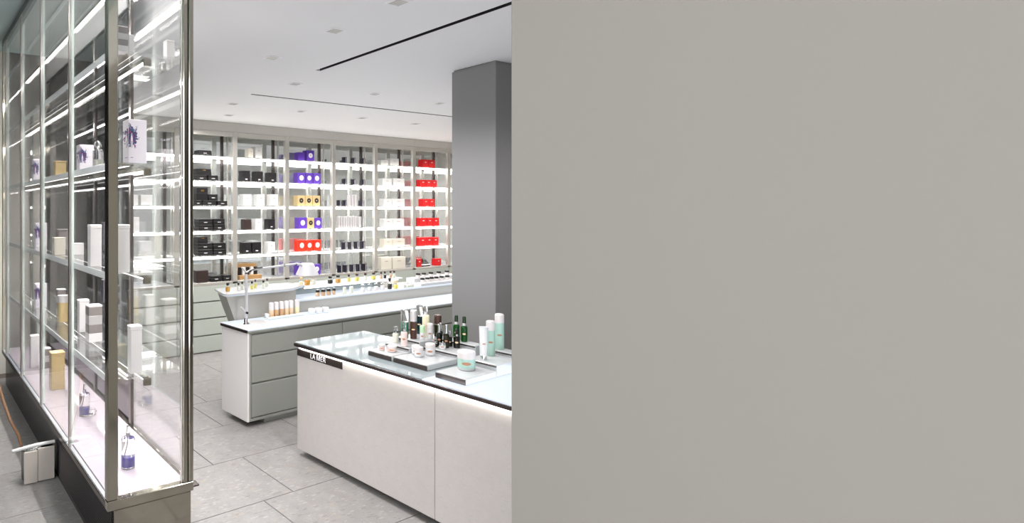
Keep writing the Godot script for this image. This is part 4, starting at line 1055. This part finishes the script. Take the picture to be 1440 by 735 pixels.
func make_vitrine():
	var fr := vframe()
	var t := thing("glass_vitrine", "tall freestanding glass vitrine with polished steel posts and lit glass shelves", "vitrine", fr.origin, deg_to_rad(-2.0))
	var ln := 3.62
	var w := 0.4425
	var top := 3.36
	# plinth
	span("plinth", Vector3(0.035, 0.0, -ln), Vector3(w - 0.01, 0.315, -0.02), M.plinth, t, 0.003)
	var rp := PackedVector2Array()
	rp.append(Vector2(0.0, 0.305))
	var nr := 20
	for k in nr:
		rp.append(Vector2(-0.004, 0.303 - 0.014 * k))
		rp.append(Vector2(-0.004, 0.296 - 0.014 * k))
		rp.append(Vector2(-0.001, 0.294 - 0.014 * k))
	rp.append(Vector2(0.0, 0.016))
	put("painted_reflection_ribs", prism_mesh(rp, -1.22, -0.04), M.reflection_rib, t, Vector3(0.0348, 0, 0))  # ribs imitate a dark rippled reflection in the mirrored plinth
	span("plinth_cap", Vector3(0.036, 0.0, -0.0198), Vector3(w - 0.012, 0.314, -0.008), M.nickel, t, 0.002)
	# base frame
	span("base_rail", Vector3(0.0, 0.318, -0.045), Vector3(w, 0.365, 0.0), M.nickel, t, 0.003)
	span("base_rail", Vector3(0.0, 0.318, -ln), Vector3(0.03, 0.352, -0.0455), M.bronze, t, 0.003)
	span("base_rail", Vector3(w - 0.03, 0.318, -ln), Vector3(w, 0.352, -0.0455), M.bronze, t, 0.003)
	span("base_lip", Vector3(w, 0.319, -0.08), Vector3(w + 0.045, 0.33, -0.03), M.bronze, t, 0.002)
	span("cabinet_floor", Vector3(0.031, 0.32, -ln), Vector3(w - 0.031, 0.362, -0.0455), M.pink_white, t, 0.001)
	span("painted_bright_edge", Vector3(0.0075, 0.3525, -ln), Vector3(0.026, 0.357, -0.055), M.lightbox, t, 0.001)  # emission paints the bright line along the base; not a lamp
	# posts
	span("post", Vector3(0.0, 0.3655, -0.05), Vector3(0.053, top, 0.0), M.nickel, t, 0.005)
	span("post", Vector3(w - 0.056, 0.3655, -0.05), Vector3(w - 0.031, top, 0.0), M.nickel, t, 0.004)
	span("post", Vector3(w - 0.026, 0.3655, -0.052), Vector3(w, top, 0.0), M.nickel, t, 0.005)
	span("dark_gap_strip", Vector3(w - 0.0309, 0.366, -0.04), Vector3(w - 0.0261, top, -0.008), M.black, t, 0.0)  # black strip painted in for the dark gap between post strips
	for a in [[0.0, 0.03], [w - 0.03, w]]:
		span("post", Vector3(a[0], 0.353, -ln), Vector3(a[1], top, -ln + 0.04), M.nickel, t, 0.004)
	var joints := [-0.785, -1.645, -2.49, -3.35]
	for b in joints:
		span("mullion", Vector3(0.0, 0.353, b - 0.011), Vector3(0.014, top, b + 0.011), M.steel, t, 0.002)
		span("glass_fin", Vector3(0.0145, 0.37, b - 0.009), Vector3(0.03, top - 0.08, b + 0.009), M.glass_edge, t, 0.001)
	var rj := [-0.95, -1.8, -2.65]
	for b in rj:
		span("mullion", Vector3(w - 0.02, 0.353, b - 0.02), Vector3(w, top, b + 0.02), M.bronze, t, 0.002)
	# panes
	var e0 := -0.0505
	for b in joints + [-ln + 0.04]:
		span("side_pane", Vector3(0.001, 0.3535, b + 0.0115), Vector3(0.007, top, e0), M.pane, t, 0.0)
		e0 = b - 0.0115
	e0 = -0.0525
	for b in rj:
		span("side_pane" if b == rj[0] else "smoked_pane", Vector3(w - 0.009, 0.3535, b + 0.0205), Vector3(w - 0.003, top - (0.0 if b == rj[0] else 0.32), e0), M.pane if b == rj[0] else M.smoked_mirror, t, 0.0)
		e0 = b - 0.0205
	span("smoked_pane", Vector3(w - 0.009, 0.3535, -ln + 0.041), Vector3(w - 0.003, top - 0.32, e0), M.smoked_mirror, t, 0.0)
	span("end_pane", Vector3(0.0535, 0.3655, -0.03), Vector3(w - 0.0565, top, -0.024), M.pane, t, 0.0)
	for a in [0.054, w - 0.060]:
		span("pane_edge", Vector3(a, 0.366, -0.0235), Vector3(a + 0.0035, top, -0.019), M.white, t, 0.0)
	span("end_pane", Vector3(0.031, 0.3655, -ln + 0.01), Vector3(w - 0.031, top, -ln + 0.016), M.pane, t, 0.0)
	# top
	span("top_panel", Vector3(0.0, top + 0.0005, -ln), Vector3(w, top + 0.05, 0.0), M.bronze, t, 0.003)
	span("top_lining", Vector3(0.032, top - 0.012, -ln + 0.042), Vector3(w - 0.032, top, -0.055), M.white, t, 0.0)
	span("top_fascia", Vector3(w - 0.03, top - 0.31, -ln + 0.042), Vector3(w - 0.021, top - 0.013, -0.98), M.white, t, 0.0)
	# shelves with lengthwise light strips
	for y in [2.515, 1.97, 1.432, 0.927, 3.05, 3.345]:
		var s := span("shelf", Vector3(0.032, y - 0.016, -ln + 0.045), Vector3(w - 0.032, y, -0.056), M.shelf_glass, t, 0.002)
		span("shelf_edge", Vector3(0.0315, y - 0.034, -ln + 0.045), Vector3(0.0365, y + 0.0005, -0.056), M.frost, t, 0.001)
		span("shelf_edge", Vector3(0.037, y - 0.030, -0.0555), Vector3(w - 0.06, y + 0.0005, -0.0525), M.clear, t, 0.0)
		span("bracket", Vector3(0.200, y - 0.06, -0.075), Vector3(0.238, y - 0.022, -0.058), M.nickel, t, 0.002)
		span("strip_housing", Vector3(0.208, y - 0.034, -ln + 0.05), Vector3(0.230, y - 0.0165, -0.0755), M.nickel, t, 0.001)
		var ls := span("light_strip", Vector3(0.211, y - 0.040, -ln + 0.05), Vector3(0.227, y - 0.0345, -0.09), M.led_white, t, 0.001)
		area(ls, Vector3(0, -0.006, 0), Vector2(0.014, ln - 0.2), VIT_E * (0.35 if y > 3.3 else 1.0))

func splash_tex() -> ImageTexture:
	var rng := RandomNumberGenerator.new()
	rng.seed = 21
	var w := 256
	var h := 384
	var im := Image.create(w, h, false, Image.FORMAT_RGB8)
	im.fill(Color(0.86, 0.84, 0.87))
	var cols := [Color(0.22, 0.04, 0.36), Color(0.5, 0.03, 0.38), Color(0.03, 0.30, 0.5), Color(0.04, 0.38, 0.40), Color(0.10, 0.10, 0.36)]
	for i in 620:
		var a := rng.randf() * TAU
		var d := pow(rng.randf(), 0.6) * (0.85 + 0.22 * sin(a * 7.0 + 1.0) + 0.16 * sin(a * 13.0))
		var cx := int(86 + cos(a) * d * 84)
		var cy := int(150 + sin(a) * d * 110)
		var r := int(rng.randf_range(3, 13) * (1.15 - d * 0.8)) + 1
		var c: Color = cols[rng.randi() % 5]
		for dy in range(-r, r + 1):
			for dx in range(-r, r + 1):
				if dx * dx + dy * dy <= r * r and cx + dx >= 0 and cx + dx < w and cy + dy >= 0 and cy + dy < h:
					im.set_pixel(cx + dx, cy + dy, c)
	for bx in [38, 92]:
		for y in range(120, 250):
			var half := 11.0 if y > 165 else 4.0 + 7.0 * clampf((y - 135) / 30.0, 0, 1)
			for x in range(int(bx - half), int(bx + half)):
				im.set_pixel(x, y, Color(0.86, 0.84, 0.87) if absf(x - bx) > 2 or y < 190 else Color(0.5, 0.15, 0.5))
	for bx in [36, 92]:
		im.fill_rect(Rect2i(bx - 14, 335, 28, 6), Color(0.5, 0.4, 0.6))
	return ImageTexture.create_from_image(im)

func face_quad(w: float, h: float, u0: float, u1: float) -> ArrayMesh:
	var st := SurfaceTool.new()
	st.begin(Mesh.PRIMITIVE_TRIANGLES)
	var p := [Vector3(-w / 2, 0, 0), Vector3(-w / 2, h, 0), Vector3(w / 2, h, 0), Vector3(w / 2, 0, 0)]
	var uv := [Vector2(u0, 1), Vector2(u0, 0), Vector2(u1, 0), Vector2(u1, 1)]
	for i in [0, 1, 2, 0, 2, 3]:
		st.set_normal(Vector3(0, 0, 1))
		st.set_uv(uv[i])
		st.add_vertex(p[i])
	return st.commit()

func vbox(label: String, a: float, y: float, b: float, w: float, h: float, d: float, m: Material, called := "tall_carton", turn := 0.0) -> Node3D:
	var t := thing(called, label, "carton", vframe() * Vector3(a, y, b), deg_to_rad(-2.0) + turn, "cartons in the glass vitrine")
	put("body", box_mesh(Vector3(w, h * 0.9, d), 0.002), m, t)
	put("lid", box_mesh(Vector3(w * 1.04, h * 0.095, d * 1.04), 0.003), m, t, Vector3(0, h * 0.902, 0))
	return t

func vprint(label: String, a: float, y: float, b: float, w: float, h: float, d: float):
	var t := thing("printed_carton", label, "carton", vframe() * Vector3(a, y, b), deg_to_rad(-2.0), "cartons in the glass vitrine")
	put("body", box_mesh(Vector3(w, h, d), 0.002), M.p_lilac, t)
	put("front_print", face_quad(w * 0.98, h * 0.98, 0.22, 1.0), M.splash, t, Vector3(0, h * 0.01, d / 2 + 0.0006))
	put("side_print", face_quad(d * 0.98, h * 0.98, 0.0, 0.22), M.splash, t, Vector3(-w / 2 - 0.0006, h * 0.01, 0), -PI / 2)

func vstripe(label: String, a: float, y: float, b: float, w: float, h: float):
	var t := thing("striped_carton", label, "carton", vframe() * Vector3(a, y, b), deg_to_rad(-2.0), "cartons in the glass vitrine")
	var mm := [M.white_matte, M.p_grey, M.p_silver, M.p_grey]
	for k in 4:
		put("band", box_mesh(Vector3(w, h * 0.238, w), 0.001), mm[k], t, Vector3(0, h * 0.24 * k, 0))
	put("lid", box_mesh(Vector3(w * 1.02, h * 0.04, w * 1.02), 0.002), M.white_matte, t, Vector3(0, h * 0.96, 0))

func crystal_bottle(label: String, a: float, y: float, b: float, w: float, h: float, liquid: Material, fill: float):
	var t := thing("crystal_bottle", label, "perfume bottle", vframe() * Vector3(a, y, b), deg_to_rad(-2.0), "perfume bottles in the glass vitrine")
	var r := w / 2
	var bh := h * 0.68
	put("body", lathe_mesh([Vector2(0, 0), Vector2(r * 0.95, 0), Vector2(r, 0.004), Vector2(r, bh * 0.94), Vector2(r * 0.8, bh), Vector2(0, bh)], 32), M.crystal, t)
	put("liquid", lathe_mesh([Vector2(0, 0.006), Vector2(r * 0.88, 0.006), Vector2(r * 0.88, bh * fill), Vector2(0, bh * fill)], 32), liquid, t)
	put("neck", lathe_mesh([Vector2(r * 0.35, bh), Vector2(r * 0.35, bh + h * 0.06), Vector2(0, bh + h * 0.06)], 20), M.chrome, t)
	put("stopper", lathe_mesh([Vector2(0, bh + h * 0.06), Vector2(r * 0.55, bh + h * 0.08), Vector2(r * 0.75, bh + h * 0.17), Vector2(r * 0.55, bh + h * 0.27), Vector2(0, bh + h * 0.32)], 8), M.crystal, t)

func make_vitrine_products():
	var lm := mat("splash", Color(1, 1, 1), 0.5)
	lm.albedo_texture = splash_tex()
	mat("p_lilac", Color(0.86, 0.84, 0.87), 0.5)
	var s1 := 2.5155
	var s2 := 1.9705
	var s3 := 1.4325
	var s4 := 0.9275
	var s5 := 0.3625
	vprint("white carton with purple and teal splash print at vitrine end", 0.172, s2, -0.115, 0.095, 0.216, 0.085)
	vprint("splash-printed white carton deeper along second glass shelf", 0.165, s2, -1.05, 0.09, 0.18, 0.08)
	vprint("splash-printed carton far along second glass shelf", 0.15, s2, -2.55, 0.09, 0.20, 0.08)
	vprint("splash-printed carton far along third glass shelf", 0.15, s3, -2.45, 0.09, 0.20, 0.08)
	vprint("splash-printed carton far along fourth glass shelf", 0.15, s4, -2.45, 0.09, 0.20, 0.08)
	crystal_bottle("clear bottle with crystal stopper half hidden by steel post", 0.088, s2, -0.20, 0.05, 0.15, M.l_clear, 0.5)
	crystal_bottle("clear crystal-stoppered bottle beside deeper splash-printed carton", 0.127, s2, -0.62, 0.06, 0.165, M.l_clear, 0.5)
	vstripe("striped white carton at end of top glass shelf", 0.095, s1, -0.11, 0.062, 0.125)
	vbox("narrow white carton beside striped one on top shelf", 0.150, s1, -0.11, 0.03, 0.095, 0.03, M.white_matte)
	vbox("short white carton near right post on top shelf", 0.355, s1, -0.115, 0.045, 0.095, 0.05, M.white_matte)
	vbox("tall white carton at end of third glass shelf", 0.105, s3, -0.12, 0.066, 0.236, 0.06, M.white_matte)
	vbox("tall white carton behind left pane on third glass shelf", 0.075, s3, -0.50, 0.062, 0.228, 0.06, M.white_matte)
	vbox("squat white carton on gold foot, third glass shelf", 0.085, s3, -1.44, 0.075, 0.12, 0.07, M.p_cream, "squat_carton")
	vbox("low white carton beside the gold-footed one", 0.19, s3, -1.40, 0.09, 0.08, 0.08, M.white_matte, "squat_carton")
	vbox("tall white tube box at end of fourth glass shelf", 0.172, s4, -0.115, 0.058, 0.237, 0.055, M.white_matte)
	vstripe("tall grey striped carton on fourth glass shelf", 0.188, s4, -0.935, 0.082, 0.225)
	vbox("tall white tube box behind grey striped carton", 0.205, s4, -1.26, 0.065, 0.215, 0.06, M.white_matte)
	vstripe("striped carton with red band far along fourth shelf", 0.22, s4, -2.0, 0.06, 0.2)
	vbox("dark case on second glass shelf beside gold case", 0.27, s2, -1.95, 0.08, 0.10, 0.08, M.p_brown, "squat_carton")
	vbox("gold case standing on second glass shelf", 0.19, s2, -1.9, 0.08, 0.14, 0.07, M.p_gold, "squat_carton")
	vbox("dark grey carton far along third glass shelf", 0.22, s3, -1.95, 0.07, 0.16, 0.07, M.p_grey)
	vbox("tall gold box on the vitrine floor behind second pane", 0.188, s5, -1.99, 0.10, 0.285, 0.09, M.p_gold)
	vbox("tall white box on the vitrine floor farther back", 0.152, s5, -2.74, 0.07, 0.28, 0.07, M.white_matte)
	vstripe("grey striped carton on the vitrine floor, farthest back", 0.2, s5, -2.45, 0.06, 0.22)
	# gold cylinder
	var g := thing("gold_cylinder_bottle", "gold cylinder bottle with clear cap on fourth glass shelf", "perfume bottle", vframe() * Vector3(0.171, s4, -1.70), 0, "perfume bottles in the glass vitrine")
	put("body", lathe_mesh([Vector2(0, 0), Vector2(0.04, 0), Vector2(0.04, 0.14), Vector2(0, 0.14)], 32), M.p_gold, g)
	put("cap", lathe_mesh([Vector2(0, 0.1405), Vector2(0.04, 0.1405), Vector2(0.04, 0.19), Vector2(0, 0.19)], 32), M.p_silver, g)
	# purple bottles
	for k in 2:
		var t := thing("violet_bottle", ["square clear bottle with violet liquid at end of vitrine floor", "slim clear bottle with violet liquid deeper on vitrine floor"][k], "perfume bottle", vframe() * Vector3([0.209, 0.215][k], s5, [-0.333, -1.266][k]), deg_to_rad(-2.0), "perfume bottles in the glass vitrine")
		var s := [1.0, 0.93][k] as float
		var r := 0.037 * s
		put("liquid", lathe_mesh([Vector2(0, 0.010), Vector2(r * 0.9, 0.010), Vector2(r * 0.9, 0.062 * s), Vector2(0, 0.062 * s)], 32), M.l_violet, t)
		put("body", lathe_mesh([Vector2(0, 0), Vector2(r, 0), Vector2(r, 0.150 * s), Vector2(r * 0.9, 0.160 * s), Vector2(r * 0.4, 0.166 * s), Vector2(0, 0.166 * s)], 32), M.crystal, t)
		put("dip_tube", tube_mesh([Vector3(0, 0.165 * s, 0), Vector3(-0.004, 0.12 * s, 0), Vector3(-0.015, 0.064 * s, 0)], 0.0022, 8), M.p_grey, t)
		put("collar", lathe_mesh([Vector2(0, 0.1665 * s), Vector2(0.012 * s, 0.1665 * s), Vector2(0.012 * s, 0.185 * s), Vector2(0, 0.185 * s)], 18), M.chrome, t)
		put("sprayer", lathe_mesh([Vector2(0, 0.1855 * s), Vector2(0.010 * s, 0.1855 * s), Vector2(0.010 * s, 0.222 * s), Vector2(0, 0.224 * s)], 18), M.crystal, t)
	var st := thing("crystal_stopper", "faceted crystal stopper lying beside the slim violet bottle", "stopper", vframe() * Vector3(0.262, s5, -1.245), 0)
	put("facets", lathe_mesh([Vector2(0, 0), Vector2(0.02, 0.006), Vector2(0.03, 0.024), Vector2(0.02, 0.044), Vector2(0, 0.05)], 7), M.crystal, st)

func make_floor_items():
	var fr := vframe()
	var t := thing("floor_box", "brushed steel service box on floor beside the vitrine plinth", "floor box", fr * Vector3(0, 0, -1.22), deg_to_rad(-2.0))
	span("front_panel", Vector3(-0.175, 0.004, -0.012), Vector3(-0.093, 0.205, 0.0), M.brushed, t, 0.002)
	span("front_panel", Vector3(-0.090, 0.006, -0.014), Vector3(0.012, 0.215, -0.002), M.brushed, t, 0.002)
	span("casing", Vector3(-0.17, 0.0, -0.14), Vector3(0.015, 0.20, -0.0145), M.plinth, t, 0.002)
	var b := thing("white_tube", "white tube lying across top of the steel floor box", "tube", fr * Vector3(0, 0, -1.22), deg_to_rad(-2.0))
	put("tube", tube_mesh([Vector3(-0.235, 0.212, -0.05), Vector3(-0.10, 0.228, -0.04), Vector3(0.02, 0.229, -0.04)], 0.011, 12), M.white, b)
	put("end_cap", tube_mesh([Vector3(-0.240, 0.2115, -0.0503), Vector3(-0.2355, 0.2119, -0.05)], 0.012, 12), M.p_silver, b)
	var c := thing("brown_cane", "thin brown cane leaning behind the white tube", "cane", fr * Vector3(0, 0, -1.60), deg_to_rad(-2.0))
	put("shaft", tube_mesh([Vector3(-0.11, 0.012, 0.15), Vector3(-0.142, 0.117, 0.15), Vector3(-0.173, 0.24, 0.15), Vector3(-0.22, 0.34, 0.10), Vector3(-0.257, 0.464, 0.05), Vector3(-0.278, 0.56, 0.0)], 0.010, 10), M.cane, c)
	put("ferrule", tube_mesh([Vector3(-0.107, 0.0, 0.15), Vector3(-0.1105, 0.014, 0.15)], 0.012, 10), M.black, c)

# ---------------------------------------------------------------- scene
const OPEN_Z0 := -1.2
const PART_Z := -1.035
const SPOT_E := 0.85
const BAY_E := 0.045
const TOP_E := 0.4
const STRIP_E := 0.2
const VIT_E := 1.5

func _ready():
	# camera: level, lens shifted sideways and down; focal length 840 px of a 1440 x 735 frame, optical axis at pixel (360, 295)
	var cam := Camera3D.new()
	cam.name = "camera"
	cam.projection = Camera3D.PROJECTION_FRUSTUM
	var near := 0.05
	cam.near = near
	cam.far = 60.0
	cam.size = 735.0 / 840.0 * near
	cam.frustum_offset = Vector2((720.0 - 360.0) / 840.0, -(367.5 - 295.0) / 840.0) * near
	cam.position = Vector3(0, 1.74, 0)
	cam.rotation.y = deg_to_rad(-32.3)
	add_child(cam)
	cam.current = true
	var we := WorldEnvironment.new()
	we.name = "environment"
	var env := Environment.new()
	env.background_mode = Environment.BG_COLOR
	env.background_color = Color(0.95, 0.94, 0.955)
	env.background_energy_multiplier = 4.2
	env.tonemap_mode = Environment.TONE_MAPPER_LINEAR
	env.tonemap_exposure = 1.5
	env.sdfgi_enabled = true
	env.ssao_enabled = true
	env.ssil_enabled = true
	we.environment = env
	add_child(we)
	make_materials()
	make_setting()
	make_downlights()
	make_bays()
	make_counter()
	make_table()
	make_vitrine()
	make_cartons()
	make_bar_bottles()
	make_table_products()
	make_vitrine_products()
	make_floor_items()
